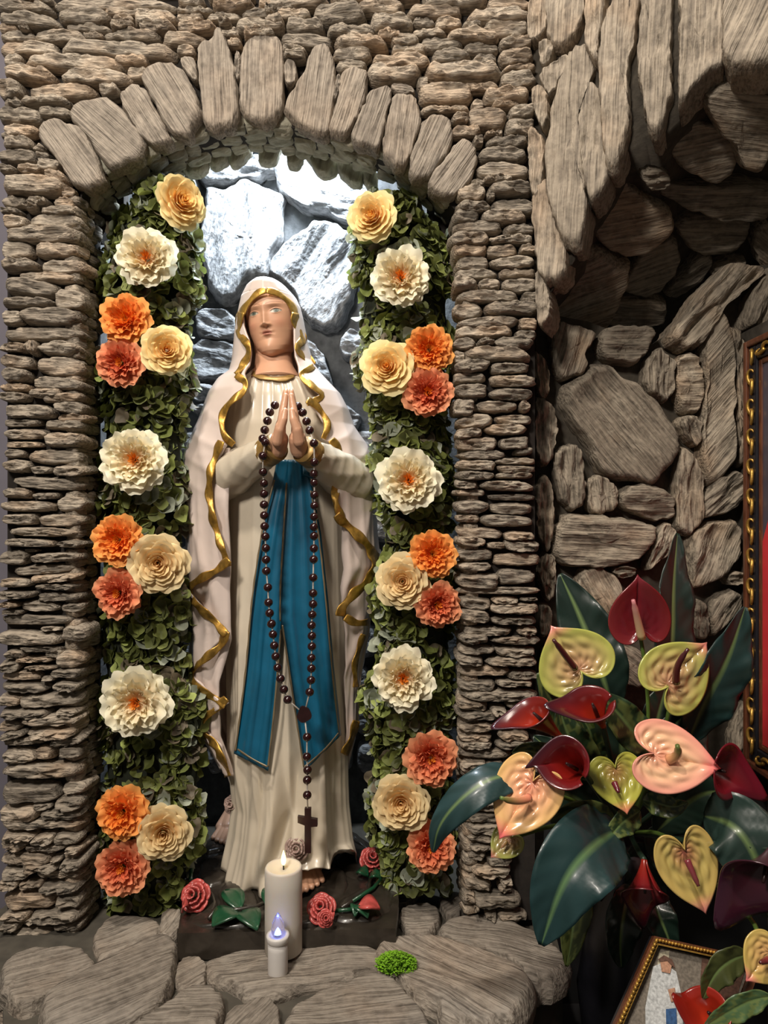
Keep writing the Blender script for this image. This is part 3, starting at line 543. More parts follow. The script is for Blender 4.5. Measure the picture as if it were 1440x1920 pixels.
for z in zs:
    for k in range(NT):
        th = 2*PI*k/NT; p = gown_pt(th, z)
        q = (z2pyc(z)-1560)/52
        if q > 0:   # hem dips and flares in waves
            wv = .5+.5*math.sin(5*th+1.2); p.z -= .010*q*wv*(1 if p.y < YC else .2); 
            e = 1+.05*q*q*(.4+wv); p.x = px2x(545)+(p.x-px2x(545))*(1+.03*q*q*wv); p.y = YC+(p.y-YC)*e
            if p.y < YC:
                pxf = 720+p.x*F/(p.y+1.45); hz_ = max(0, min(1, (pxf-515)/45)); hz_ = hz_*hz_*(3-2*hz_); p.z += (.054*hz_-.004*(1-hz_))*max(0, min(1, q))*min(1, (YC-p.y)/.06)
        V.append(p)
for i in range(len(zs)-1):
    for k in range(NT): Fc.append((i*NT+k, (i+1)*NT+k, (i+1)*NT+(k+1) % NT, i*NT+(k+1) % NT))
Fc.append(tuple(range(NT))); Fc.append(tuple((len(zs)-1)*NT+k for k in range(NT))[::-1])
gown = mesh('gown', V, Fc, M['gown'], ST)
# cloak: back shell + front sheets
def cloak_pt(th, z, off=0.0, T=MT):
    pyc = z2pyc(z); l, r, b = tab(T, pyc); c = (l+r)/2; a = (r-l)/2
    s = max(0, min(1, (pyc-700)/160))
    k = -off
    if pyc > 690:
        elL = math.exp(-((pyc-850)/70)**2)
        dz = (pyc-835)/60
        k += .010*s*(ridge(5.2*th+dz*.9*math.copysign(1, math.cos(th)))-.4)
        k += .006*min(1, max(0, (pyc-860)/100))*(ridge(13*th+.4*math.sin(pyc/70))-.4)+.014*max(0, (pyc-860)/500)*(ridge(8.5*th+.3*math.sin(pyc/130))-.4)
        # radiating creases at the elbows
        k += .005*elL*(ridge(pyc/14.0+th*4*math.copysign(1, math.cos(th)))-.4)
    else: k += .0015*ridge(6*th+pyc/60)
    return Vector((c+(a+k*.3)*math.cos(th), YC+(b+k)*math.sin(th), z))
def theta_of(p):      # p on the surface -> angle (front = -90deg)
    l, r, b = tab(MT, z2pyc(p.z)); c = (l+r)/2; a = (r-l)/2
    return math.acos(max(-1, min(1, (p.x-c)/a)))
EL = [(543,501),(546,492),(548,486),(556,478),(565,467),(575,460),(593,457),(612,459),(625,463),(637,468),(660,472),(678,470),(690,464),(703,460),(713,464),(730,459),(740,452),(750,440),(757,429),(780,421),(800,418),(822,423),(835,424),(850,416),(872,405),(893,397),(915,394),(945,397),(975,401),(1010,410),(1040,420),(1062,428),(1104,357),(1190,428),(1262,361),(1320,427),(1356,381),(1400,413),(1455,430)]
ER = [(543,501),(548,517),(553,527),(562,536),(575,547),(590,549),(603,549),(625,550),(642,550),(665,552),(685,558),(700,559),(715,566),(727,582),(740,600),(748,581),(754,574),(775,595),(799,611),(815,605),(822,603),(830,618),(850,632),(875,638),(891,625),(944,623),(966,634),(1003,668),(1042,708)]
def front(side, E, n_rows=260, n_cols=30, off=0.004, y_end=None, w=0):
    edge3 = [surf(MT, x, y, off) for y, x in E]
    ez = [p.z for p in edge3][::-1]; et = [theta_of(p) for p in edge3][::-1]
    V = []; Fc = []; z0, z1 = edge3[0].z, edge3[-1].z
    for i in range(n_rows):
        z = z0+(z1-z0)*i/(n_rows-1); te = float(np.interp(z, ez, et)); t0 = PI if side < 0 else 0
        for k in range(n_cols):
            th = t0+(te-t0)*(k/(n_cols-1)); p = cloak_pt(-th, z, -off); V.append(p)
    for i in range(n_rows-1):
        for k in range(n_cols-1):
            a = i*n_cols+k; f = (a, a+1, a+n_cols+1, a+n_cols); Fc.append(f if side > 0 else f[::-1])
    return V, Fc
shell = []; SF = []
zz = [pyc2z(p) for p in list(np.linspace(528, 560, 14))+list(np.linspace(564, 1470, 150))]
NB_ = 80
for z in zz:
    for k in range(NB_+1):
        th = -.05+(PI+.1)*k/NB_; shell.append(cloak_pt(th, z))
for i in range(len(zz)-1):
    for k in range(NB_): a = i*(NB_+1)+k; SF.append((a, a+1, a+NB_+2, a+NB_+1))
# crown of the veil (above the face opening): closed front
n0 = len(shell); cz = [pyc2z(p) for p in np.linspace(528, 566, 16)]
for z in cz:
    for k in range(61): shell.append(cloak_pt(-PI*k/60, z, -.004))
e0z = surf(MT, 501, 543, .004).z
for i in range(len(cz)-1):
    if cz[i+1] < e0z-.003: break
    for k in range(60): a = n0+i*61+k; SF.append((a, a+1, a+62, a+61))
cloak = mesh('cloak', shell, SF, M['cape'], ST); solid(cloak, .004, 0)
for side, E in ((-1, EL), (1, ER)):
    V, Fc = front(side, E); o = mesh('cloak_front', V, Fc, M['cape'], ST); solid(o, .005, 0)
# inner layer of the cloak behind the cascading folds
for side, E in ((-1, [(840,430),(1000,428),(1200,432),(1455,436)]), (1, [(880,645),(1040,642),(1150,642),(1250,650),(1412,647)])):
    V, Fc = front(side, E, 120, 24, -.006); o = mesh('cloak_lining', V, Fc, M['cape'], ST); solid(o, .004, 0)
def ribbon(pts, w, name='gold_border', off=.011, T=MT, m='gold', wav=.005, side=1, parent=None, taper=False):
    q = [Vector((x, y, 0)) for x, y in pts]; q = chaikin(q, 2, False); n = max(8, int(sum((b-a).length for a, b in zip(q, q[1:]))/3)); q = resample(q, n, False)
    V = []; Fc = []; K = 6
    for i, p in enumerate(q):
        t = (q[min(i+1, n-1)]-q[max(0, i-1)]).normalized(); nn = Vector((-t.y, t.x, 0))*side
        ww = w*(1.05 if m == 'gold' and side else 1)*(1+.22*math.sin(i*.42))
        for k in range(K+1):
            f = k/K; s = p+nn*ww*(f-.25)
            b_ = surf(T, s.x, s.y, off+wav*math.sin(i*.28+1+f*1.6)+.0008*math.sin(PI*f), um=.999); V.append(b_)
    for i in range(n-1):
        for k in range(K): a = i*(K+1)+k; Fc.append((a, a+1, a+K+2, a+K+1))
    o = mesh(name, V, Fc, M[m], parent or ST); solid(o, .0016, 0); return o
sw_ = lambda E, a, b: [(x, y) for y, x in E if a <= y <= b]
ribbon([(500,547),(488,550),(476,559),(462,575),(455,592)], 10, side=1, off=.013, wav=.001)
ribbon([(499,547),(513,550),(525,555),(538,565),(548,580),(551,592)], 10, side=-1, off=.013, wav=.001)
ribbon([(455,586),(450,605),(448,625),(460,634),(468,645),(469,668),(456,690),(444,704)], 11, side=1)
ribbon([(444,700),(462,712),(463,728),(454,742),(434,755),(423,768),(417,795),(422,815),(440,832)], 11, side=1)
ribbon([(418,828),(400,872),(393,915),(402,975),(414,1010),(424,1042),(430,1062)], 12, side=1)
ribbon([(432,1052),(415,1068),(385,1085),(356,1100),(356,1118),(385,1145),(410,1168),(427,1188)], 13, side=1, wav=.007)
ribbon([(428,1185),(420,1210),(385,1240),(360,1255),(358,1272),(385,1297),(425,1318)], 13, side=1, wav=.007)
ribbon([(427,1312),(405,1335),(378,1350),(378,1375),(405,1390),(418,1420),(430,1455)], 13, side=1, wav=.006)
ribbon([(551,586),(548,600),(556,618),(568,634),(555,645),(556,660),(572,672),(587,686)], 12, side=-1)
ribbon([(588,684),(572,692),(561,701),(567,714),(585,727),(606,741),(590,748),(574,755)], 10, side=-1)
ribbon([(574,753),(592,762),(606,780),(612,800),(604,822)], 11, side=-1)
ribbon([(618,826),(632,845),(641,872),(630,895),(623,925),(628,950),(640,985)], 13, side=-1)
ribbon([(634,962),(655,985),(678,1003),(698,1028),(709,1050),(704,1078),(690,1095),(665,1118),(645,1138),(643,1156)], 15, side=1, wav=.007)
ribbon([(645,1160),(662,1172),(690,1170)], 13, side=-1)
ribbon([(684,1190),(672,1225),(666,1255),(670,1288)], 9, side=1)
ribbon([(672,1352),(662,1388),(648,1416)], 12, side=1)
ribbon([(474,697),(490,705),(512,709),(535,708),(551,702)], 8, 'neck_band', .006, GT, 'dullgold', 0)
# sash: knot band at the waist and two hanging tails
def tail(name, Lc, Rc, off0, m='blue', NC=22, NR=110, fold=.008, fk=3.0, ph=0):
    y0 = Lc[0][1]; V = []; Fc = []
    ly = [p[1] for p in Lc]; lx = [p[0] for p in Lc]; ry = [p[1] for p in Rc]; rx = [p[0] for p in Rc]
    for i in range(NR):
        f = i/(NR-1); yl = ly[0]+(ly[-1]-ly[0])*f; yr = ry[0]+(ry[-1]-ry[0])*f
        xl = float(np.interp(yl, ly, lx)); xr = float(np.interp(yr, ry, rx))
        for k in range(NC):
            u = k/(NC-1); x = xl+(xr-xl)*u; y = yl+(yr-yl)*u
            V.append(surf(GT, x, y, off0+.004+.012*f+fold*(.4+f)*(ridge(fk*u*PI/1.3+ph+.6*f)-.3)))
    for i in range(NR-1):
        for k in range(NC-1): a = i*NC+k; Fc.append((a, a+1, a+NC+1, a+NC))
    o = mesh(name, V, Fc, M[m], ST); solid(o, .006, 0); return o, (Lc, Rc)
def edge_line(pts, off):
    ribbon(pts, 2.4, 'sash_edge', off, GT, 'trim', 0)
tail('sash', [(520,862),(512,905),(498,960),(485,1040),(472,1130),(462,1260),(440,1412)], [(565,862),(556,905),(546,1000),(528,1165),(515,1330),(503,1445)], .010)
tail('sash_tail', [(540,862),(538,930),(530,1060),(528,1165),(545,1280),(570,1446)], [(572,868),(584,915),(600,1000),(613,1120),(624,1250),(638,1378)], .017, ph=1.1, fk=3.6)
tail('sash_band', [(566,868),(568,890)], [(588,874),(593,899)], .020, NR=14, fold=.001)
edge_line([(515,900),(498,965),(485,1040),(472,1130),(462,1260),(442,1408)], .030)
edge_line([(446,1404),(475,1424),(502,1437)], .042); edge_line([(502,1437),(514,1330),(526,1180)], .038)
edge_line([(530,1172),(546,1280),(570,1438)], .044); edge_line([(570,1438),(610,1404),(634,1374)], .050); edge_line([(634,1374),(621,1250),(610,1120),(597,1000),(582,920)], .038)
edge_line([(538,905),(532,1000),(526,1100),(526,1165)], .032)
# sleeves with gold cuffs
def limb(name, A, m, parent=ST, n=48, fold=.004, kf=9, sq=1.0):
    pts = [Vector(a[0]) for a in A]; rs = [a[1] for a in A]; N_ = 36
    pp = resample(chaikin(pts, 2, False), N_, False); rr = np.interp(np.linspace(0, 1, N_), np.linspace(0, 1, len(rs)), rs)
    V = []; Fc = []; prev = None
    for i, p in enumerate(pp):
        t = (pp[min(i+1, N_-1)]-pp[max(i-1, 0)]).normalized(); a = (Vector((0, 0, 1)) if prev is None else prev); a = (a-t*a.dot(t)).normalized(); prev = a; b = t.cross(a)
        for k in range(n):
            th = 2*PI*k/n; r = rr[i]+fold*(ridge(3*th+i*.16)*.8+ridge(i*.5+1.5*math.sin(th))*.35-.4)*min(1, i/6)
            V.append(p+a*math.cos(th)*r*sq+b*math.sin(th)*r)
    for i in range(N_-1):
        for k in range(n): Fc.append((i*n+k, i*n+(k+1) % n, (i+1)*n+(k+1) % n, (i+1)*n+k))
    Fc.append(tuple(range(n))[::-1]); Fc.append(tuple((N_-1)*n+k for k in range(n)))
    return mesh(name, V, Fc, m, parent)
limb('sleeve', [(P(400,905,1.585), .056), (P(440,885,1.535), .052), (P(478,860,1.475), .040), (P(503,847,1.442), .030)], M['gown'], sq=.95)
limb('sleeve', [(P(662,905,1.585), .056), (P(634,885,1.535), .050), (P(602,862,1.475), .040), (P(583,850,1.442), .030)], M['gown'], sq=.95)
for A, B in ((P(500,849,1.447), P(519,838,1.424)), (P(586,852,1.447), P(569,842,1.424))):
    o = limb('cuff', [(A, .0305), (A.lerp(B, .5), .030), (B, .028)], M['dullgold'], fold=.001)
# head: level loft with features, painted by vertex colour
HT = [(-.0945,.004,.048),(-.0925,.012,.056),(-.089,.021,.0625),(-.082,.033,.0655),(-.072,.041,.0645),(-.058,.0468,.0635),(-.040,.0520,.065),(-.02,.0545,.0665),(0,.0575,.0665),(.015,.0575,.068),(.03,.053,.064),(.042,.044,.056),(.052,.032,.042),(.058,.012,.015)]
def gs_(x, s): return math.exp(-(x/s)**2)
xe = .0252
def zm(z): return float(np.interp(z, [-.0945, -.052, 0, .07], [-.0945, -.0605, 0, .07]))
def face_pt(al, z):
    a = interp(z, HT, 1); f = interp(z, HT, 2); x = a*math.sin(al); c = math.cos(al)
    y = -f*math.copysign(abs(c)**.8, c) if c > 0 else -c*.060*a/.0575
    zr_ = z
    if c > 0:
        w_ = 0; z = zm(z)
        A = np.interp(z, [-.040, -.0365, -.033, -.029, -.022, -.010, .002, .014, .024], [0, .003, .0105, .0130, .0108, .0070, .0040, .0020, 0])
        sg = np.interp(z, [-.035, -.028, -.01, .01], [.0085, .0068, .0052, .0060]); w_ += A*gs_(x, sg)
        for s in (-1, 1):
            w_ += .0036*gs_(x-s*.0078, .0042)*gs_(z+.0315, .0042)
            w_ -= .0030*gs_(x-s*.0045, .0022)*gs_(z+.0355, .0018)
            w_ -= .0062*gs_(x-s*.0235, .0135)*gs_(z-.003, .0085)
            w_ += .0046*gs_(x-s*xe, .0105)*gs_(z+.0005, .0062)
            w_ += .0008*gs_(x-s*.022, .015)*gs_(z-.0155, .005)
            w_ += .0025*gs_(x-s*.032, .014)*gs_(z+.028, .014)
            w_ -= .0008*gs_(x-s*.0145, .004)*gs_(z+.0525, .004)
            # lids
            ux = (x-s*xe)/.0122
            if abs(ux) < 1.25:
                zu = .0010+.0042*(1-ux*ux); zl = -.0005-.0036*(1-ux*ux)
                w_ += .0014*gs_(z-zu-.0012, .0011)*max(0, 1.2-abs(ux)) + .0008*gs_(z-zl+.0010, .0009)*max(0, 1.1-abs(ux))
        w_ += .0040*gs_(x, .0082)*gs_(z+.0478, .0026)+.0042*gs_(x, .0072)*gs_(z+.0555, .0034)-.0030*gs_(x, .0085)*gs_(z+.0512+18*x*x, .0013)
        w_ -= .0012*gs_(x, .0022)*gs_(z+.0425, .003)
        w_ -= .0010*gs_(x, .011)*gs_(z+.0630, .0034)
        w_ += .0045*gs_(x, .012)*gs_(z+.0770, .009)
        y -= w_
    return (x, y, zr_)
SK = (.60,.33,.205)
def mixc(a, b, t): t = max(0, min(1, t)); return tuple(a[i]*(1-t)+b[i]*t for i in range(3))
def face_col(x, y, z):
    c = SK; z = zm(z)
    if y > 0: return c
    c = mixc(c, (.60,.22,.14), .35*(gs_(x-.031, .013)+gs_(x+.031, .013))*gs_(z+.028, .013))
    for s in (-1, 1):
        c = mixc(c, (.36,.16,.09), .35*gs_(x-s*xe, .014)*gs_(z-.0085, .004))
        bz = .0165+.0035*(1-((x-s*.024)/.019)**2)
        if abs(x-s*.024) < .0175: c = mixc(c, (.26,.115,.06), .75*gs_(z-bz, .0012))
        ux = (x-s*xe)/.0118
        if abs(ux) < 1:
            zu = .0010+.0040*(1-ux*ux); zl = -.0005-.0034*(1-ux*ux)
            if zl < z < zu:
                c = (.36,.31,.24); r = math.hypot(x-s*xe-.0006, z-.0012)
                if r < .0048: c = (.10,.13,.10)
                if r < .0020: c = (.02,.02,.02)
                if abs(r-.0048) < .0006: c = (.08,.08,.06)
            c = mixc(c, (.09,.035,.02), .9*gs_(z-zu, .0007)+.4*gs_(z-zl, .0006))
    lipw = .0108; ux = x/lipw
    if abs(ux) < 1:
        zu = -.0460+.0022*(1-ux*ux)-.0012*gs_(x, .0025)-.0030*ux*ux; zl = -.0535-.0060*(1-ux*ux)
        if zl < z < zu: c = (.50,.215,.150)
        c = mixc(c, (.17,.05,.035),   .55*gs_(z+.0512+18*x*x-.0004*math.cos(ux*6), .0006))
    for s in (-1, 1): c = mixc(c, (.26,.12,.07), .45*gs_(x-s*.0045, .0020)*gs_(z+.0355, .0014))
    return c
al = list(np.linspace(-PI, -1.35, 16)[:-1])+list(np.linspace(-1.35, 1.35, 220))+list(np.linspace(1.35, PI, 16)[1:-1])
zl_ = list(np.linspace(-.0945, .03, 230))+list(np.linspace(.032, .058, 20))
V = []; Fc = []; cc = []; n = len(al)
for z in zl_:
    for a in al: p = face_pt(a, z); V.append(p); cc.append(face_col(*p))
for i in range(len(zl_)-1):
    for k in range(n): Fc.append((i*n+k, i*n+(k+1) % n, (i+1)*n+(k+1) % n, (i+1)*n+k))
# jaw underside slopes back to the neck
Fc.append(tuple(range(n))[::-1]); Fc.append(tuple((len(zl_)-1)*n+k for k in range(n)))
R = Matrix.Rotation(math.radians(-7.5), 4, 'Y') @ Matrix.Rotation(math.radians(5), 4, 'X') @ Matrix.Rotation(math.radians(-9), 4, 'Z')
O = P(496, 581, 1.542)+Vector((.008, .064, .002)); R.translation = O
head = mesh('head', V, Fc, M['skinv'], ST, R, cols=cc)
limb('neck', [(P(512,640,1.615), .044), (P(513,665,1.615), .0405), (P(514,690,1.605), .044), (P(515,716,1.60), .062)], M['skin'], fold=0)
# hair band seen under the veil
# hands: capsules merged by voxel remesh
def blob(name, segs, m, parent, vox=.0016, smooth_it=3):
    bm = bmesh.new()
    for a, b, r0, r1 in segs:
        a, b = Vector(a), Vector(b); L = (b-a).length; t = (b-a).normalized(); u = t.orthogonal().normalized(); v = t.cross(u)
        rings = []; K = 12
        prof = [(-r0*math.cos(q), r0*math.sin(q)) for q in (0.25, .7, 1.15)]+[(L*f, r0+(r1-r0)*f) for f in (0, .25, .5, .75, 1)]+[(L+r1*math.sin(q), r1*math.cos(q)) for q in (.45, .9, 1.3)]
        for z, r in prof: rings.append([bm.verts.new(a+t*z+u*math.cos(2*PI*k/K)*r+v*math.sin(2*PI*k/K)*r) for k in range(K)])
        for i in range(len(rings)-1):
            for k in range(K): bm.faces.new((rings[i][k], rings[i][(k+1) % K], rings[i+1][(k+1) % K], rings[i+1][k]))
        bm.faces.new(rings[0][::-1]); bm.faces.new(rings[-1])
    me = bpy.data.meshes.new(name); bm.to_mesh(me); bm.free(); me.materials.append(m); o = bpy.data.objects.new(name, me); link(o, parent)
    md = o.modifiers.new('r', 'REMESH'); md.mode = 'VOXEL'; md.voxel_size = vox; md.use_smooth_shade = True
    md = o.modifiers.new('s', 'SMOOTH'); md.iterations = smooth_it; md.factor = .5
    return o
def hand(sx):
    # palms meet at x=px541; wrist apart
    def q(px, py, d): return P(541+sx*px, py, d)
    S_ = []
    d0 = 1.402
    S_.append((q(20, 843, 1.425), q(17, 824, 1.412), .0185, .0185))
    for i, (dd, tip, kx) in enumerate([(.000, 736, 8.5), (.014, 729, 8.3), (.028, 727, 8.0), (.041, 734, 7.6)]):
        d = d0+dd; kn = 797-2*i
        S_.append((q(19, 832, d0+.012+dd*.55), q(14.5+1.5*(i == 0), kn+4, d), .0155, .0105))
        S_.append((q(14.0, kn+3, d), q(10.2, kn-25, d+.003), .0092, .0080))
        S_.append((q(10.2, kn-25, d+.003), q(7.6, (kn-25+tip)/2+3, d+.005), .0080, .0072))
        S_.append((q(7.6, (kn-25+tip)/2+3, d+.005), q(5.2, tip+6, d+.006), .0072, .0056))
    # thumb, crossing in front-inner side and leaning up against the palm
    S_.append((q(20, 828, 1.398), q(16, 806, 1.388), .0120, .0098)); S_.append((q(16, 806, 1.388), q(9, 786, 1.386), .0094, .0080)); S_.append((q(9, 786, 1.386), q(6.5, 770, 1.388), .0078, .0060))
    return blob('hand', S_, M['skin'], ST, .0015, 3)
hand(-1); hand(1)
# feet
def foot(ax, ay, tx, ty, d0, d1, z, sx=1):
    A = Vector(PZ(ax, ay, z+.03)); B = Vector(PZ(tx, ty, z+.008)); dr = (B-A); sd = dr.cross(Vector((0, 0, 1))).normalized()
    S_ = [(A, A+dr*.45-Vector((0, 0, .006)), .024, .019)]
    for i in range(5):
        o = (i-2)*.0095*sx; base = A+dr*.42+sd*o*.8-Vector((0, 0, .008)); ln = (1.0, .97, .92, .85, .76)[i]
        tip = A+dr*ln+sd*o*1.35; tip.z = z+.008
        S_.append((A+sd*o*.4, base+sd*o*.3, .018, .014)); S_.append((base, tip, .0115, (.0085, .007, .0066, .0062, .0058)[i]))
        S_.append((tip, tip+dr.normalized()*.004, (.0095, .0078, .007, .0066, .006)[i], .006))
    return blob('foot', S_, M['skin'], ST, .0018, 3)
foot(440, 1522, 413, 1580, 0, 0, .058, 1)
foot(570, 1590, 586, 1666, 0, 0, .060, -1)
# rosette builder (painted plaster roses)
def rose_solid(name, c, r, nrm, m, parent, turns=4, petals=5):
    c = Vector(c); nrm = Vector(nrm).normalized(); u = nrm.orthogonal().normalized(); v = nrm.cross(u); V = []; Fc = []
    bm = bmesh.new()
    for ring in range(turns):
        f = (ring+1)/turns; rr = r*f; np_ = petals if ring else 3
        for k in range(np_):
            th = 2*PI*(k+ring*.37)/np_; wd = 2*PI/np_*.72; g = []
            for i in range(7):
                row_ = []
                for j in range(6):
                    t = th+(i/6-.5)*wd*1.35; h = j/5; e = rr*(.55+.45*h**.8)*(1-.10*abs(i/3-1)**2)
                    z = r*(.75*(1-f)+.55*h*(1.15-f*.8)-.15*f)+r*.06*math.sin(i*2.1+k)
                    if h > .8: e += r*.07; z -= r*.03
                    row_.append(bm.verts.new(c+u*math.cos(t)*e+v*math.sin(t)*e+nrm*z))
                g.append(row_)
            for i in range(6):
                for j in range(5): bm.faces.new((g[i][j], g[i+1][j], g[i+1][j+1], g[i][j+1]))
    me = bpy.data.meshes.new(name); bm.to_mesh(me); bm.free(); me.materials.append(m)
    me.polygons.foreach_set('use_smooth', [True]*len(me.polygons))
    o = link(bpy.data.objects.new(name, me), parent); solid(o, r*.07, 0); return o
rose_solid('rose', P(437, 1508, 1.60), .021, (-.2, -1, .35), M['mauve'], ST)
rose_solid('rose', P(557, 1590, 1.49), .025, (0, -1, .35), M['mauve'], ST)
# plinth
zt = .052
pl = [PZ(333,1750,zt), PZ(742,1741,zt), PZ(748,1690,zt), PZ(742,1640,zt), PZ(705,1590,zt), PZ(650,1552,zt), PZ(560,1540,zt), PZ(430,1548,zt), PZ(375,1585,zt), PZ(350,1640,zt)]
pl = [Vector((p.x, p.y, 0.0)) for p in pl]
base = prism('plinth', pl, (0, 0, zt), M['plinth'], ST)
random.seed(5)
tiles = [[(365,1655),(380,1612),(425,1600),(440,1640),(405,1668)],[(375,1605),(395,1570),(425,1590),(420,1598)],[(445,1640),(430,1600),(500,1650),(470,1665)],[(352,1700),(360,1660),(400,1672),(412,1705),(395,1725)],[(415,1705),(405,1672),(440,1648),(480,1670),(495,1710)],[(575,1690),(590,1655),(640,1625),(660,1670),(615,1700)],[(620,1618),(655,1590),(690,1602),(712,1640),(668,1662)],[(615,1735),(620,1704),(668,1672),(735,1655),(738,1725)],[(345,1742),(352,1706),(480,1715),(492,1742)],[(500,1744),(500,1712),(600,1700),(612,1738)],[(655,1575),(640,1555),(680,1575),(700,1598)],[(600,1650),(590,1625),(620,1622),(640,1622)],[(672,1665),(715,1645),(740,1648),(742,1652)]]
for p in tiles:
    q = [PZ(x, y, zt) for x, y in p]; q = [Vector((a.x, a.y, zt-.002)) for a in q]; c = sum(q, Vector())/len(q); q = [c+(a-c)*.95 for a in q]
    s_ = stone(base, q[::-1], (random.uniform(-.1, .1), random.uniform(-.15, .05), 1), .010, .006, (1, .3, 0), M['plinth'], N=40, rings=6, name='cobble', rough=.3)
def leaf_solid(name, a, b, w, m, parent, up=(0, 0, 1)):
    a, b, up = Vector(a), Vector(b), Vector(up); t = b-a; s_ = t.cross(up).normalized(); V = []; Fc = []
    for i in range(11):
        f = i/10; ww = w*math.sin(PI*min(1, f*.96+.02))**.8*(1.1-.35*f)
        for j in (-2, -1, 0, 1, 2): V.append(a+t*f+s_*ww*j/2+up*(.012*math.sin(PI*f)+.003*abs(j)*.5))
    for i in range(10):
        for j in range(4): k = i*5+j; Fc.append((k, k+1, k+6, k+5))
    o = mesh(name, V, Fc, m, parent); solid(o, .004, 0); return o
zq = zt+.012
def Z(x, y, z=zq): return PZ(x, y, z)
for (x, y, r, nr) in ((367, 1680, .030, (-.2, -1, .7)), (603, 1704, .028, (-.1, -1, .9)), (697, 1612, .027, (.2, -.9, 1)), (610, 1722, .016, (.2, -1, .6)), (373, 1584, .012, (-.3, -1, .8))):
    rose_solid('painted_rose', Z(x, y, zq+.015), r, nr, M['redrose'], base)
leaf_solid('painted_petal', Z(352, 1700, zq+.012), Z(341, 1712, zq), .020, M['redrose'], base)
leaf_solid('painted_bud', Z(672, 1703, zq+.01), Z(712, 1706, zq+.008), .026, M['redrose'], base)
for a, b, w_ in (((450,1708),(422,1672),.024),((448,1712),(398,1738),.030),((452,1712),(482,1745),.026),((500,1700),(512,1668),.018),((690,1645),(668,1640),.018),((692,1648),(716,1650),.018),((668,1705),(690,1722),.018),((672,1703),(665,1720),.014),((362,1605),(384,1585),.014)):
    leaf_solid('painted_leaf', Z(*a), Z(*b), w_, M['greenleaf'], base)
for pts in ([(392,1722),(405,1702),(440,1706),(480,1700),(500,1690)],[(625,1708),(650,1706),(668,1704)],[(640,1702),(660,1690),(690,1668),(697,1635)],[(660,1690),(700,1665),(716,1645)],[(358,1650),(358,1625),(366,1600)]):
    tube('painted_stem', [Z(x, y, zq+.004) for x, y in pts], .004, M['plinth' if len(pts) > 3 else 'greenleaf'], base, 8)
# ================= ROSARY =================
RO = empty('rosary', P(541, 800, 1.43), 'long dark brown wooden bead rosary with cross hanging from the praying hands', 'rosary')
bl = [(665,303),(629,352),(612,414),(593,479),(579,541),(597,565),(580,662),(580,777),(586,857),(587,932),(588,1009),(590,1086),(592,1163),(597,1235),(600,1318),(602,1400),(604,1480),(615,1597),(620,1704),(628,1780),(640,1857)]
br = [(828,310),(862,355),(890,418),(912,482),(943,573),(946,708),(943,790),(945,853),(947,940),(947,1016),(944,1095),(942,1168),(943,1232),(942,1320),(940,1398),(937,1527),(936,1638),(936,1715),(930,1790),(925,1866)]
LP = [(340+x/3.79, 680+y/3.79) for x, y in bl]+[(340+x/3.2, 1100+y/3.2) for x, y in [(530,158),(542,222),(550,286),(558,353),(566,418),(578,486),(595,552),(615,617),(638,678)]]
RP = [(340+x/3.79, 680+y/3.79) for x, y in br]+[(340+x/3.2, 1100+y/3.2) for x, y in [(783,295),(783,358),(780,427),(780,490),(778,560),(770,632)]]
def rd(py): return float(np.interp(py, [750, 800, 840, 900, 1300, 1640], [1.425, 1.405, 1.392, 1.415, 1.42, 1.415]))
med = P(340+738/3.2, 1100+765/3.2, rd(1340))
bead_me = None
def bead(x, y, r=.0088):
    global bead_me
    if bead_me is None:
        V = []; Fc = []; n = 20; k_ = 12
        for i in range(k_+1):
            ph = .12+(PI-.24)*i/k_
            for k in range(n): V.append((r*math.sin(ph)*math.cos(2*PI*k/n), r*math.sin(ph)*math.sin(2*PI*k/n), r*.97*math.cos(ph)))
        for i in range(k_):
            for k in range(n): Fc.append((i*n+k, (i+1)*n+k, (i+1)*n+(k+1) % n, i*n+(k+1) % n))
        Fc.append(tuple(range(n))); Fc.append(tuple(k_*n+k for k in range(n))[::-1])
        bead_me = mesh('bead', V, Fc, M['bead'], data_only=True)
    return inst('bead', bead_me, RO, Matrix.Translation(P(x, y, rd(y))) @ Matrix.Rotation(random.uniform(-.4, .4), 4, 'Y'))
for x, y in LP+RP: bead(x, y)
BT = [(754,902),(753,1020),(757,1100),(755,1160),(755,1250)]
BT = [(340+x/3.2, 1100+y/3.2) for x, y in BT]
for x, y in BT: bead(x, y)
def thr(pts): tube('cord', pts, .0016, M['thread'], RO, 6)
thr([P(x, y, rd(y)) for x, y in LP]+[med]); thr([P(x, y, rd(y)) for x, y in RP]+[med]); thr([med]+[P(x, y, rd(y)) for x, y in BT]+[P(577, 1516, 1.415)])
mp_ = [med+Vector((.014*math.cos(t)*(1+.12*math.cos(3*t+PI/2)), 0, .016*math.sin(t)*(1+.1*math.cos(3*t)))) for t in np.linspace(0, 2*PI, 28)[:-1]]
prism('medal', [p+Vector((0, -.003, 0)) for p in mp_], (0, .006, 0), M['cross'], RO)
cz_ = 1.413
cr = [(571,1516),(583,1516),(583,1535),(595,1537),(595,1550),(583,1551),(583,1600),(571,1600),(571,1548),(558,1543),(558,1531),(571,1533)]
co = prism('cross', [P(x, y, cz_) for x, y in cr], (0, .009, 0), M['cross'], RO)
bv = co.modifiers.new('b', 'BEVEL'); bv.width = .0012; bv.segments = 2
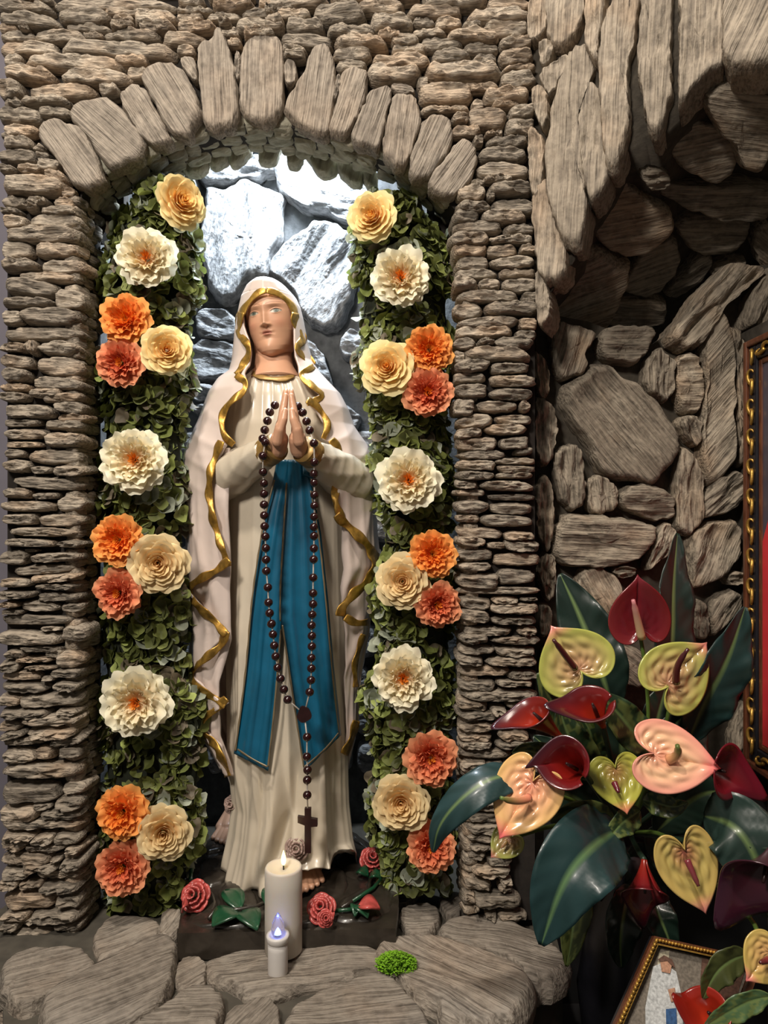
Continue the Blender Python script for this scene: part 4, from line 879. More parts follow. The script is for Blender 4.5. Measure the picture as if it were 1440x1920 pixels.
# ================= CANDLES, MOSS =================
cx = PZ(530, 1800, .026); r_ = .0355
cc_ = Vector((P(530, 1790, 1.345).x, cx.y+.036, 0))
CN = empty('pillar_candle', (cc_.x, cc_.y, .022), 'white pillar candle with a small yellow flame in front of the statue', 'candle')
top = .183
lathe('wax_body', [(.033, .0), (r_, .002), (r_, .060), (r_, .120), (r_, top-.026), (r_-.002, top-.022), (r_-.006, top-.023), (r_-.012, top-.027), (.004, top-.029)], M['wax'], CN, (cc_.x, cc_.y, .022))
lathe('wick', [(.0014, 0), (.0016, .008), (.001, .011)], M['blackwood'], CN, (cc_.x, cc_.y, top-.007), 8)
lathe('flame', [(.0010, 0), (.0040, .004), (.0052, .010), (.0042, .017), (.0020, .024), (.0004, .029)], M['flame'], CN, (cc_.x, cc_.y, top+.001), 16)
fl_ = bpy.data.lights.new('candle_glow', 'POINT'); fl_.energy = .035; fl_.color = (1, .7, .35); fl_.shadow_soft_size = .006
fo = bpy.data.objects.new('candle_glow', fl_); C.objects.link(fo); fo.location = (cc_.x, cc_.y-.0, top+.036)
lc = PZ(519, 1832, .022); lc = Vector((P(520, 1820, 1.29).x, lc.y+.018, .018))
LD = empty('electric_candle', lc, 'small white plastic electric candle with a clear bulb glowing blue', 'candle')
lathe('candle_body', [(.0175, 0), (.0180, .002), (.0182, .045), (.0182, .062)], M['whiteplastic'], LD, lc)
lathe('cup', [(.0185, 0), (.0205, .002), (.0210, .010), (.0205, .0125), (.014, .0125), (.013, .008)], M['whiteplastic'], LD, lc+Vector((0, 0, .058)))
lathe('bulb', [(.0085, 0), (.0115, .006), (.0122, .013), (.0100, .024), (.0055, .035), (.0015, .041), (.0003, .0425)], M['glass'], LD, lc+Vector((0, 0, .068)), 28)
lathe('glowing_light', [(.0048, 0), (.0042, .004), (.0022, .009), (.0004, .012)], M['led'], LD, lc+Vector((0, 0, .072)), 12)
mo = PZ(743, 1818, .02)
V = []; Fc = []
random.seed(3)
for i in range(620):
    a = random.uniform(0, 2*PI); r = .030*math.sqrt(random.random()); h = .022*math.sqrt(max(0, 1-(r/.031)**2))+random.uniform(-.002, .004)
    b = Vector((mo.x+math.cos(a)*r, mo.y+math.sin(a)*r*.7, .024)); t = b+Vector((math.cos(a)*r*.35, math.sin(a)*r*.3-.002, h)); s_ = Vector((random.uniform(-1, 1), random.uniform(-1, 1), random.uniform(-.4, .4))).normalized()*.0022
    k = len(V); mid = b.lerp(t, .6); V += [b-s_*.4, b+s_*.4, mid-s_*1.3, mid+s_*1.3, t]; Fc += [(k, k+1, k+3, k+2), (k+2, k+3, k+4)]
    k = len(V); s2 = s_.cross(Vector((0, 0, 1))); V += [t-s_-s2*.5, t+s_-s2, t+s2*1.2]; Fc.append((k, k+1, k+2))
ms = mesh('moss_tuft', V, Fc, M['moss'], smooth=False); tag(ms, 'bright green tuft of moss on the stone ledge right of the candles', 'moss')
# ================= GARLANDS =================
def leaf_mesh(var, col):
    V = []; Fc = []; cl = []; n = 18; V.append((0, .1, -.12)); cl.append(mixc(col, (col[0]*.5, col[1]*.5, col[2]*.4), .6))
    for ring in (.5, 1.0):
        for k in range(n):
            a = 2*PI*k/n; rr = ring*(1+.10*math.cos(a*3+var)+.06*math.sin(5*a+var*2)); x = rr*math.cos(a)*.85; y = rr*math.sin(a)
            z = .22*ring**2+.16*ring*math.sin(3*a+var*1.7)-.18*abs(x)**1.2*ring*(-1 if var % 2 else .4)
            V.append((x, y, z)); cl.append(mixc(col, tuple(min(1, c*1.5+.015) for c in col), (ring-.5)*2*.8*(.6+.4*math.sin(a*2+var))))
    for k in range(n): Fc.append((0, 1+k, 1+(k+1) % n)); Fc.append((1+k, 1+n+k, 1+n+(k+1) % n, 1+(k+1) % n))
    return V, Fc, cl
LC = [(.115,.135,.028),(.16,.185,.04),(.075,.085,.02),(.25,.30,.075),(.16,.13,.085),(.30,.33,.25)]
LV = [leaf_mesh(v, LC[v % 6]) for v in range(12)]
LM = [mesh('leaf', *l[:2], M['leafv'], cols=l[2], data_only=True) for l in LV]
def garland(outer, prof, y0, y1, label, side, sd):
    def X01(y):
        i_ = float(np.interp(y, [p[0] for p in prof], [p[1] for p in prof])); return (outer, i_) if side > 0 else (i_, outer)
    x0, x1 = X01((y0+y1)/2)
    random.seed(sd)
    root = empty('hydrangea_garland', P((x0+x1)/2, y1, 1.50), label, 'garland', 'hydrangea leaf garlands beside the statue')
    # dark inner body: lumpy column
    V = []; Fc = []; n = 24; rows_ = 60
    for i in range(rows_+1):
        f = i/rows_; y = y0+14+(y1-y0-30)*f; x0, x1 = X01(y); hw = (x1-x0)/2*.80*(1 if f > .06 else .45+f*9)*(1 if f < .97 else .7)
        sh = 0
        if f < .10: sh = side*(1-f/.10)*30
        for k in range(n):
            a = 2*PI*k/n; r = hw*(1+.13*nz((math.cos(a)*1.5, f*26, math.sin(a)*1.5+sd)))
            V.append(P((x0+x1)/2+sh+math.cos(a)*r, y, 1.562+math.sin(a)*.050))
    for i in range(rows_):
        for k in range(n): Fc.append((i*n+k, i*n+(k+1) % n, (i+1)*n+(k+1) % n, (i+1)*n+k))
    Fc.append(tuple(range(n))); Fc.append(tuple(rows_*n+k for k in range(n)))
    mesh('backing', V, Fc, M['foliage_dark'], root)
    sv = []; sf = []; sc_ = []; cand = []
    for i in range(2300):
        f = random.random(); y = y0+(y1-y0)*f; x0, x1 = X01(y)
        a = random.uniform(-.15*PI, 1.15*PI); rr = random.uniform(.80, 1.0)
        hw = (x1-x0)/2*(1 if f > .06 else .5+f*8)
        sh = side*(1-f/.10)*30 if f < .10 else 0
        lump = .9+.14*math.sin(y/33.0+sd)+.08*math.sin(y/14+3*a)
        px = (x0+x1)/2+sh+math.cos(a)*hw*rr*min(1.03, lump); d = 1.562-math.sin(a)*.078*lump*rr
        c = P(px, y, d); nr = Vector((math.cos(a)*1.1, -math.sin(a)*.8-.25, .45)).normalized()
        nr = (nr+Vector((random.uniform(-1, 1), random.uniform(-.7, .7), random.uniform(-.9, .9)))*.75).normalized()
        u = nr.orthogonal().normalized(); u = Matrix.Rotation(random.uniform(0, 2*PI), 3, nr) @ u; v = nr.cross(u)
        s_ = random.uniform(.013, .023); R = Matrix((u*s_, v*s_, nr*s_)).transposed().to_4x4(); R.translation = c
        inner = (px-(x0+x1)/2)*side > hw*.45
        q = random.random()
        var = random.choice([0, 1, 2, 6, 7, 8, 1, 0]) if q < .72 else random.choice([3, 4, 9, 10, 5, 11])
        if inner and q > .3: var = random.choice([3, 5, 9, 11, 4, 1])  # niche light put into the colour: paler leaves on the side facing it
        cand.append((d-.02*random.random(), R, var))
    cand.sort(key=lambda t: t[0])
    pick = random.sample(range(900), 300); ps = set(pick)
    for i, (d, R, var) in enumerate(cand):
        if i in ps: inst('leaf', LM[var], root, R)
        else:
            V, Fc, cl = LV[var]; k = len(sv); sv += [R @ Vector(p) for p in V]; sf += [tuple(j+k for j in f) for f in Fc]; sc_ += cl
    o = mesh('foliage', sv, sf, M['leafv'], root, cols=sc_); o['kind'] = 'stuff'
    return root
garland(183, [(345,380),(600,372),(750,364),(850,352),(1100,352),(1200,362),(1300,385),(1500,388),(1700,360)], 345, 1705, 'tall column of olive green hydrangea leaves along the left side of the niche', 1, 11)
garland(854, [(365,668),(600,662),(700,668),(800,680),(900,705),(1060,712),(1100,702),(1200,692),(1300,682),(1500,690),(1672,705)], 365, 1672, 'tall column of olive green hydrangea leaves along the right side of the niche', -1, 12)
# ---- flowers
def petal_mesh(wrap, r1, zr, r0, z0, ruffle, curl, base, edge_, seed, pw=.8):
    """one petal as a piece of a bowl about the flower axis: rim radius r1 at height zr, wraps an angle"""
    V = []; Fc = []; cl = []; nu, nv = 15, 8
    for j in range(nv):
        f = j/(nv-1)
        for i in range(nu):
            u = i/(nu-1)*2-1; ed = 1-.42*abs(u)**4-.05*math.sin(u*5+seed*2)**2
            g = f*ed; ph = wrap/2*u*(.62+.38*math.sin(min(1, f*1.3)*PI/2))*(1 if f < .8 else math.sqrt(max(0, 1-((f-.8)/.32)**2)))
            r = r0+(r1-r0)*g**pw + ruffle*f**2*(.6*math.sin(u*6.5+seed*2)+.4*math.sin(u*12+seed*5)) + curl*max(0, f-.72)*1.6
            z = z0+(zr-z0)*(g**(1.3)) - curl*max(0, f-.72)**1.5*2.2 + ruffle*.8*f**2*math.sin(u*8.3+seed*3)
            V.append((r*math.sin(ph), r*math.cos(ph), z)); cl.append(mixc(base, edge_, f**1.4+.08*math.sin(u*6+seed)))
    for j in range(nv-1):
        for i in range(nu-1): a = j*nu+i; Fc.append((a, a+nu, a+nu+1, a+1))
    return mesh('petal', V, Fc, M['petal'], cols=cl, data_only=True)
def stamen_mesh(col, r):
    V = []; Fc = []; cl = []
    rnd = random.Random(4)
    for i in range(46):
        a = rnd.uniform(0, 2*PI); q = r*math.sqrt(rnd.random()); h = rnd.uniform(.6, 1.15)*r*1.3
        b = Vector((math.cos(a)*q*.4, math.sin(a)*q*.4, 0)); t = Vector((math.cos(a)*q, math.sin(a)*q, h)); s_ = Vector((-math.sin(a), math.cos(a), 0))*r*.09
        k = len(V); V += [b-s_, b+s_, t-s_*1.3, t+s_*1.3, t+Vector((0, 0, r*.15))]; Fc += [(k, k+1, k+3, k+2), (k+2, k+3, k+4)]; cl += [mixc(col, (.4, .1, .01), .4)]*2+[col]*3
    return mesh('stamens', V, Fc, M['petal'], cols=cl, data_only=True)
KIND = {}
def kind(name, base, mid, edge_, stam, peony=True):
    # (count, wrap, r1, zr, r0, z0, ruffle, curl)
    if peony: W_ = [(7, 1.45, .99, .03, .10, -.20, .05, .12), (6, 1.5, .90, .14, .10, -.17, .06, .08), (6, 1.45, .78, .24, .10, -.14, .065, .05), (6, 1.3, .66, .30, .10, -.12, .07, .03), (5, 1.35, .54, .36, .10, -.10, .07, .0), (5, 1.3, .44, .36, .10, -.08, .07, -.03), (4, 1.4, .33, .32, .10, -.06, .06, -.03)]
    else: W_ = [(6, 1.5, .99, .0, .12, -.22, .02, .16), (6, 1.5, .88, .12, .12, -.20, .02, .14), (6, 1.5, .74, .22, .12, -.16, .018, .12), (5, 1.7, .60, .29, .12, -.12, .015, .09), (5, 1.8, .47, .33, .10, -.10, .012, .07), (4, 2.1, .35, .36, .10, -.08, .010, .05), (4, 2.3, .25, .38, .08, -.05, .006, .04), (3, 2.8, .16, .39, .06, 0, .004, .03), (3, 3.0, .08, .38, .03, 0, .002, .02)]
    out = []
    for li, (n, wr, r1, zr, r0, z0, ru, cu) in enumerate(W_):
        t = li/(len(W_)-1); e = mixc(edge_, mid, t); bb = mixc(mid, base, .35+.65*t)
        out.append((n, [petal_mesh(wr, r1, zr, r0, z0, ru, cu, bb, e, s+1+li*3, .8 if peony else .62) for s in range(2)]))
    KIND[name] = (out, stamen_mesh(stam, .10), peony)
kind('white', (.88,.60,.30), (.88,.80,.54), (.92,.89,.70), (.95,.36,.04))
kind('orange', (.92,.20,.01), (.92,.27,.025), (.92,.42,.11), (.80,.28,.02))
kind('coral', (.62,.09,.035), (.78,.18,.07), (.86,.38,.19), (.90,.32,.03))
kind('yellow', (.92,.42,.08), (.90,.62,.20), (.92,.80,.42), (.8,.4,.1), False)
kind('beige', (.82,.46,.17), (.82,.60,.28), (.86,.72,.42), (.8,.4,.1), False)
def flower(kd, px, py, diam, label, group, tilt=(0, 0), d=1.440, name='peony', cat='flower', sq=1.0):
    ms, stm, peony = KIND[kd]; R0 = diam/2/F*d/1.0; c = P(px, py, d)
    root = empty(name, c+Vector((0, .02, 0)), label, cat, group)
    z = Vector((tilt[0], -1, tilt[1])).normalized(); x = Vector((1, 0, 0)); x = (x-z*x.dot(z)).normalized(); y = z.cross(x); B = Matrix((x, y, z)).transposed().to_4x4()
    rnd = random.Random(int(px*7+py)); a0 = rnd.uniform(0, 6)
    for (n, mss) in ms:
        for k in range(n):
            a = a0+2*PI*(k+rnd.uniform(-.15, .15))/n; s = rnd.uniform(.93, 1.06); e = rnd.uniform(-.16, .16) if peony else rnd.uniform(-.07, .07)
            Mx = Matrix.Rotation(a, 4, 'Z') @ Matrix.Rotation(e, 4, 'X') @ Matrix.Diagonal((s, s, rnd.uniform(.85, 1.2), 1))
            inst('petal', mss[rnd.randrange(2)], root, Matrix.Translation(c) @ B @ Matrix.Scale(R0*1.03, 4) @ Mx)
        a0 += .5+rnd.uniform(-.1, .1)
    if peony: inst('stamens', stm, root, Matrix.Translation(c) @ B @ Matrix.Scale(R0*1.9, 4) @ Matrix.Translation((0, 0, .0)))
    return root
GL, GRt = 'silk flowers in the left garland', 'silk flowers in the right garland'
for a in [('yellow',341,378,100,'yellow rose topmost in the left garland under the arch',GL,(.9,.05),'rose'),
 ('white',275,484,112,'cream peony highest in the left garland, below the top yellow rose',GL,(.15,0),'peony'),
 ('orange',235,598,94,'bright orange peony above the coral one, level with the statue face on the left',GL,(0,.05),'peony'),
 ('yellow',313,656,92,'pale yellow rose beside the upper orange and coral peonies on the left',GL,(.35,0),'rose'),
 ('coral',226,680,92,'coral peony under the upper orange peony in the left garland',GL,(0,-.05),'peony'),
 ('white',252,862,122,'cream peony in the left garland level with the praying hands',GL,(.12,.1),'peony'),
 ('orange',221,1012,94,'bright orange peony in the middle cluster of the left garland',GL,(0,.1),'peony'),
 ('beige',296,1055,108,'beige rose in the middle cluster of the left garland',GL,(.2,0),'rose'),
 ('coral',222,1112,92,'dark coral peony in the middle cluster of the left garland',GL,(-.1,0),'peony'),
 ('white',255,1317,126,'cream peony lowest of the white ones in the left garland',GL,(.1,.1),'peony'),
 ('orange',229,1523,98,'pale orange peony in the bottom cluster of the left garland',GL,(0,.15),'peony'),
 ('beige',306,1562,100,'yellow beige rose in the bottom cluster of the left garland',GL,(.25,.1),'rose'),
 ('coral',229,1626,98,'coral peony at the very bottom of the left garland',GL,(0,.15),'peony'),
 ('yellow',698,405,94,'yellow rose topmost in the right garland under the arch',GRt,(-.35,0),'rose'),
 ('white',751,520,114,'cream peony highest in the right garland, below the top yellow rose',GRt,(0,0),'peony'),
 ('yellow',726,688,100,'pale yellow rose left of the upper orange peony in the right garland',GRt,(-.15,.05),'rose'),
 ('orange',804,655,90,'bright orange peony in the upper cluster of the right garland',GRt,(.05,0),'peony'),
 ('coral',802,735,94,'coral orange peony under the upper orange one in the right garland',GRt,(0,-.05),'peony'),
 ('white',766,900,118,'cream peony in the right garland level with the blue sash top',GRt,(0,.1),'peony'),
 ('orange',811,1039,90,'orange peony in the middle cluster of the right garland',GRt,(.05,.1),'peony'),
 ('beige',755,1090,100,'beige rose in the middle cluster of the right garland',GRt,(-.1,.1),'rose'),
 ('coral',820,1134,88,'dark coral peony in the middle cluster of the right garland',GRt,(.15,0),'peony'),
 ('white',756,1272,114,'cream peony lowest of the white ones in the right garland',GRt,(0,.15),'peony'),
 ('coral',808,1421,100,'coral peony just above the bottom rose in the right garland',GRt,(0,.1),'peony'),
 ('beige',752,1506,104,'beige rose near the bottom of the right garland',GRt,(-.05,.15),'rose'),
 ('coral',808,1588,92,'orange coral peony lowest in the right garland behind a drooping leaf tip',GRt,(.05,.15),'peony')]:
    flower(a[0], a[1], a[2], a[3], a[4], a[5], a[6], name=a[7])
# ================= BOUQUET OF ARUMS =================
HP = [(0,1.0),(.07,.90),(.30,.74),(.62,.50),(.86,.20),(.97,-.12),(.93,-.42),(.74,-.68),(.47,-.78),(.22,-.70),(.06,-.52),(0,-.36)]
def spathe(parent, c, tip, W, d, face, cin, cmid, cedge, ctip, cup=.14, vein=.030):
    """heart-shaped bract; c/tip image points giving size and direction, d its distance"""
    L_ = math.hypot(tip[0]-c[0], tip[1]-c[1]); s = L_/F*d; wr = W/2/L_
    z = Vector(face).normalized(); y = Vector(((tip[0]-c[0]), 0, -(tip[1]-c[1]))).normalized(); y = (y-z*y.dot(z)).normalized(); x = y.cross(z)
    hp = [Vector((p[0], p[1], 0)) for p in HP]; hp = resample(chaikin(hp, 2, False), 44, False)
    out = hp+[Vector((-p.x, p.y, 0)) for p in hp[-2:0:-1]]; n = len(out); V = [(0, -.28, .0)]; cl = [cin]; Fc = []; NR = 24
    ctr = Vector((0, -.28, 0))
    for r in range(1, NR+1):
        f = r/NR
        for i, p in enumerate(out):
            q = ctr+(p-ctr)*f; ang = math.atan2(q.x, q.y+.28)
            h = cup*(f**2)*(.6+.4*math.cos(ang*2))-.10*max(0, f-.88)*8*.12
            side_ = math.sin(min(1, abs(ang)/PI)*PI)
            h += vein*(math.sin(f*22+3*abs(ang))*math.sin(abs(ang)*5+1.0)+.5*math.sin(f*9+2*abs(ang))*math.sin(abs(ang)*11))*math.sin(f*PI)**.7 - .05*math.exp(-(q.x/.05)**2)*math.sin(f*PI)
            if q.y > .8: h += -.25*(q.y-.8)
            V.append((q.x, q.y, h)); t = f
            c_ = mixc(cin, cmid, min(1, t*1.8)) if t < .55 else mixc(cmid, cedge, (t-.55)/.42)
            if q.y > .60: c_ = mixc(c_, ctip, (q.y-.60)/.3)
            cl.append(c_)
    for i in range(n): Fc.append((0, 1+i, 1+(i+1) % n))
    for r in range(NR-1):
        for i in range(n): a = 1+r*n+i; b = 1+r*n+(i+1) % n; Fc.append((a, a+n, b+n, b))
    R = Matrix((x*s*wr/.97, y*s, z*s)).transposed().to_4x4(); R.translation = P(c[0], c[1], d)
    o = mesh('spathe', V, Fc, M['spathe'], parent, R, cols=cl); solid(o, .02 if False else .0022/s, 0); return o
def spadix(parent, a, b, d0, d1, r0, r1, c0, c1, bend=(0, 0)):
    pts = []; rs = []; cs = []
    for i in range(11):
        f = i/10; pts.append(P(a[0]+(b[0]-a[0])*f+bend[0]*math.sin(PI*f), a[1]+(b[1]-a[1])*f+bend[1]*math.sin(PI*f), d0+(d1-d0)*f)); rs.append((r0+(r1-r0)*f)*(1 if f < .9 else .7)); cs.append(mixc(c0, c1, f))
    return tube('spadix', pts, rs, M['spathe'], parent, 12, cols=cs)
HUB = (1180, 1560)
def stem(parent, pts, r=.0035, m='darkstem', ds=None):
    q = chaikin([Vector((x, y, d)) for x, y, d in pts], 2, False); tube('stem', [P(p.x, p.y, p.z) for p in q], r, M[m], parent, 10)
YG = (.42,.42,.07)
def anth(label, c, tip, W, d, face, cols, sp, st, **k):
    root = empty('anthurium', P(c[0], c[1], d), label, 'flower', 'anthuriums in the bouquet'); spathe(root, c, tip, W, d, face, *cols, **k)
    spadix(root, *sp); stem(root, st, .0035, 'stem'); return root
anth('dark red heart-shaped anthurium highest in the bouquet with cream spadix', (1197,1150), (1192,1077), 122, 1.22, (.05,-1,.05), [(.10,.006,.010),(.12,.006,.012),(.16,.014,.016),(.18,.02,.03)], ((1203,1196),(1187,1125),1.205,1.175,.0075,.0045,(.80,.62,.30),(.55,.20,.22)), [(1201,1195,1.225),(1212,1260,1.225),(1218,1380,1.24),(1185,1550,1.30)], cup=.22, vein=.004)
G_ = [(.52,.26,.16),(.50,.37,.15),(.44,.46,.10),(.72,.25,.20)]
anth('green anthurium with dark spadix left of the dark red one', (1074,1236), (1034,1174), 150, 1.18, (-.15,-1,.12), G_, ((1078,1253),(1038,1200),1.165,1.13,.0062,.0042,(.10,.02,.02),(.07,.02,.02)), [(1080,1255,1.185),(1110,1360,1.22),(1170,1520,1.28)])
anth('green anthurium with dark curved spadix right of the dark red one', (1268,1264), (1328,1205), 138, 1.20, (.10,-1,.12), G_, ((1268,1280),(1290,1217),1.185,1.15,.0065,.0042,(.13,.025,.02),(.06,.015,.02),(-8,0)), [(1265,1275,1.205),(1245,1380,1.23),(1190,1520,1.28)])
anth('large glossy peach and pink anthurium in the middle of the bouquet', (1255,1421), (1346,1442), 136, 1.10, (.05,-1,.45), [(.80,.36,.24),(.86,.54,.32),(.86,.36,.27),(.86,.20,.20)], ((1253,1424),(1270,1398),1.095,1.07,.0080,.0050,(.75,.33,.16),(.12,.16,.04),(8,4)), [(1235,1425,1.11),(1210,1480,1.16),(1185,1550,1.25)])
anth('pink and peach anthurium facing left with green tipped spadix', (984,1492), (938,1572), 128, 1.09, (-.35,-1,.25), [(.84,.34,.22),(.84,.46,.24),(.78,.48,.18),(.85,.16,.17)], ((993,1496),(939,1496),1.07,1.04,.0068,.0040,(.80,.26,.16),(.12,.18,.04),(0,6)), [(1000,1480,1.10),(1080,1500,1.15),(1160,1550,1.25)])
anth('small half-open green anthurium below the pink one at the left', (948,1580), (921,1608), 62, 1.13, (-.2,-1,.5), G_, ((950,1578),(940,1590),1.12,1.11,.003,.002,(.5,.3,.1),(.4,.2,.1)), [(955,1572,1.14),(1060,1540,1.2),(1160,1560,1.26)])
anth('small green anthurium with short spadix below the large peach one', (1158,1462), (1168,1522), 106, 1.13, (-.05,-1,.35), [(.50,.26,.10),(.44,.42,.08),(.44,.44,.07),(.80,.26,.16)], ((1152,1468),(1160,1486),1.115,1.10,.0052,.0034,(.16,.02,.03),(.10,.01,.02)), [(1155,1460,1.14),(1170,1520,1.2),(1180,1560,1.26)])
anth('yellow green anthurium hanging tip down low in the bouquet', (1290,1622), (1314,1706), 122, 1.08, (.05,-1,.15), [(.34,.10,.07),(.46,.36,.11),(.56,.40,.12),(.85,.30,.25)], ((1288,1612),(1310,1662),1.06,1.04,.0052,.0034,(.20,.03,.04),(.12,.03,.03)), [(1287,1600,1.09),(1240,1560,1.16),(1190,1560,1.25)])
anth('green and pink anthurium cut by the right edge of the photo', (1432,1798), (1392,1834), 96, 1.00, (.0,-1,.25), [(.55,.30,.13),(.62,.40,.14),(.60,.44,.12),(.85,.22,.22)], ((1440,1800),(1425,1805),.985,.975,.005,.003,(.3,.05,.05),(.1,.02,.02)), [(1440,1790,1.01),(1400,1700,1.1),(1250,1590,1.22)])
def calla(label, a, mouth, tip, d0, d1, Rm, cb, cm, ce, open_=(0, -1, .3), HUB=HUB):
    """a = narrow base (image), mouth = centre of the opening, tip = pointed end"""
    A = P(a[0], a[1], d0); Mo = P(mouth[0], mouth[1], d1); root = empty('calla_lily', A, label, 'flower', 'calla lilies in the bouquet')
    ax = Mo-A; Lg = ax.length; t = ax.normalized(); Tp = P(tip[0], tip[1], d1-.01)-Mo; tu = (Tp-t*Tp.dot(t)*0).normalized()
    s_ = t.cross(Vector(open_)).normalized(); u = Vector(open_); u = (u-t*u.dot(t)).normalized(); v = t.cross(u)
    tl = Tp.length; V = []; Fc = []; cl = []; n = 40; NR = 26; tipdir = Tp.normalized()
    for r in range(NR):
        f = r/(NR-1)
        for i in range(n):
            th = 2*PI*i/n*.985; c_ = math.cos(th); s2 = math.sin(th)
            rad = .004+Rm/F*d1*(f**1.5)*(1+.10*(i/n-.5))
            b = (1-c_)/2    # 0 at the overlapping front (u side), 1 opposite
            ln = Lg*f*(.80+.25*b)
            p = A+t*ln+u*c_*rad+v*s2*rad
            w_ = math.exp(-(((th-PI)/.55)**2))*max(0, f-.55)/.45
            p += tipdir*(tl*.75*w_**1.1)
            if f > .85: p += (u*c_+v*s2)*(rad*(f-.85)*.9)-t*(Lg*.10*(f-.85)/.15*.35)
            V.append(p); cl.append(mixc(mixc(cb, cm, f*1.6), ce, max(0, f-.55)/.45*(.5+.5*b)))
    for r in range(NR-1):
        for i in range(n-1): k = r*n+i; Fc.append((k, k+1, k+n+1, k+n))
    o = mesh('spathe', V, Fc, M['spathe'], root, cols=cl); solid(o, .0018, 0)
    tube('spadix', [A+t*Lg*.35, A+t*Lg*.6+u*.002, A+t*Lg*.82+u*.003], [.0035, .0035, .002], M['cross'], root, 8)
    stem(root, [(a[0], a[1], d0), ((a[0]*2+HUB[0])/3, (a[1]*2+HUB[1])/3+4, d0+.03), ((a[0]+HUB[0]*2)/3, (a[1]+HUB[1]*2)/3+4, d0+.08), (HUB[0], HUB[1], 1.27)], .0045)
    return root
OR, RD, DK = (.42,.035,.010), (.20,.008,.006), (.030,.006,.014)
calla('orange red calla lily with dark purple mouth pointing left over the stones', (1053,1384), (985,1328), (937,1350), 1.14, 1.12, 30, OR, (.36,.025,.008), DK, (-.25,-.45,1))
calla('dark mouthed red calla lily under the left green anthurium', (1131,1362), (1102,1312), (1046,1302), 1.14, 1.10, 34, OR, (.26,.014,.008), DK, (.1,-.6,1))
calla('deep red calla lily drooping over the pink anthurium', (1098,1452), (1050,1424), (1012,1482), 1.12, 1.06, 38, (.18,.008,.006), (.26,.012,.008), DK, (0,-1,.1))
calla('crimson calla lily pointing right beside the large peach anthurium', (1322,1436), (1372,1450), (1436,1512), 1.12, 1.09, 42, (.25,.01,.012), (.17,.006,.010), (.10,.008,.02), (0,-1,.2))
calla('red calla lily hanging straight down in the lower bouquet', (1208,1612), (1208,1690), (1228,1758), 1.13, 1.10, 33, (.30,.02,.010), (.22,.010,.010), DK, (0,-1,.1))
calla('large purplish black calla lily at the right edge', (1446,1590), (1424,1670), (1377,1762), 1.06, 1.02, 56, (.05,.008,.018), (.06,.008,.018), (.035,.008,.02), (0,-1,.2))
calla('orange red calla lily at the bottom in front of the small picture', (1350,1915), (1318,1895), (1296,1848), 1.02, 1.00, 34, OR, (.42,.03,.012), RD, (-.3,-.7,.9), (1440, 2010))
def leaf(label, pts, W, dark, lite, spots=0, ruffle=.12, face=(0, -1, .2), fold=.25, grp='leaves of the bouquet', rib=(.16,.24,.08)):
    """pts: (px,py,d) control points base->tip"""
    q = chaikin([P(*p) for p in pts], 3, False); n = 44; q = resample(q, n, False); V = []; Fc = []; cl = []; K = 15
    d_ = pts[len(pts)//2][2]; hw = W/2/F*d_
    root = None
    for i, p in enumerate(q):
        f = i/(n-1); t = (q[min(i+1, n-1)]-q[max(i-1, 0)]).normalized(); fc = Vector(face); fc = (fc-t*fc.dot(t)).normalized(); s_ = t.cross(fc)
        wd = hw*(math.sin(PI*min(1, f**.80*.98+.01))**.75)
        for k in range(K):
            u = k/(K-1)*2-1; h = hw*(fold*abs(u)**1.2-.0)+hw*ruffle*abs(u)**2*math.sin(f*19+2.2*u)+hw*.03*math.sin(f*60-abs(u)*9)*abs(u)-hw*.05*math.exp(-(u/.07)**2)
            V.append(p+s_*u*wd+fc*h*(wd/hw)); c_ = mixc(dark, lite, .35+.35*math.sin(f*26-abs(u)*6)*abs(u))
            if spots and nz((u*3.5+spots, f*9, spots*3.1)) > .05: c_ = mixc(c_, (.16,.19,.05), .55)
            if abs(u) < .08: c_ = mixc(rib, c_, .2)
            cl.append(c_)
    for i in range(n-1):
        for k in range(K-1): a = i*K+k; Fc.append((a, a+1, a+K+1, a+K))
    o = mesh('leaf', V, Fc, M['bigleaf'], cols=cl); solid(o, .0012, 0); tag(o, label, 'leaf', grp); return o
B1, B2 = (.006,.016,.012), (.014,.032,.025)
S1, S2 = (.014,.034,.014), (.030,.060,.022)
leaf('dark green broad leaf behind the left green anthurium', [(1150,1330,1.32),(1120,1240,1.32),(1090,1160,1.34),(1050,1076,1.36)], 108, B1, B2, face=(-.2,-1,.1))
leaf('tall dark leaf standing behind the dark red anthurium', [(1248,1320,1.36),(1262,1200,1.36),(1262,1100,1.38),(1270,1000,1.42)], 84, B1, B2, face=(.3,-1,.1), ruffle=.15)
leaf('blue green leaf reaching up beside the gilded picture frame', [(1290,1390,1.25),(1325,1310,1.22),(1365,1240,1.2),(1397,1138,1.2)], 100, B1, (.018,.055,.055), face=(.1,-1,.3), ruffle=.16)
leaf('large drooping blue green leaf with pale midrib at the centre bottom', [(1160,1555,1.14),(1110,1585,1.05),(1055,1650,1.02),(1015,1772,1.03)], 146, (.010,.034,.034), (.024,.064,.068), face=(-.1,-1,.55), ruffle=.08, fold=.15, rib=(.14,.26,.10))
leaf('long leaf arching left over the lowest right garland flower', [(1010,1452,1.14),(930,1452,1.10),(870,1490,1.09),(822,1545,1.10),(812,1598,1.12)], 74, (.010,.030,.028), (.03,.07,.075), face=(0,-.75,.9), ruffle=.05, fold=-.25)
leaf('dark leaf with pale rib sweeping down at the right edge', [(1320,1530,1.14),(1380,1545,1.08),(1425,1620,1.06),(1440,1720,1.06)], 130, (.012,.028,.022), (.03,.06,.05), face=(-.2,-1,.3))
leaf('spotted leaf under the left green anthurium stem', [(1090,1420,1.24),(1060,1370,1.22),(1038,1320,1.2),(1008,1262,1.2)], 62, S1, S2, 3)
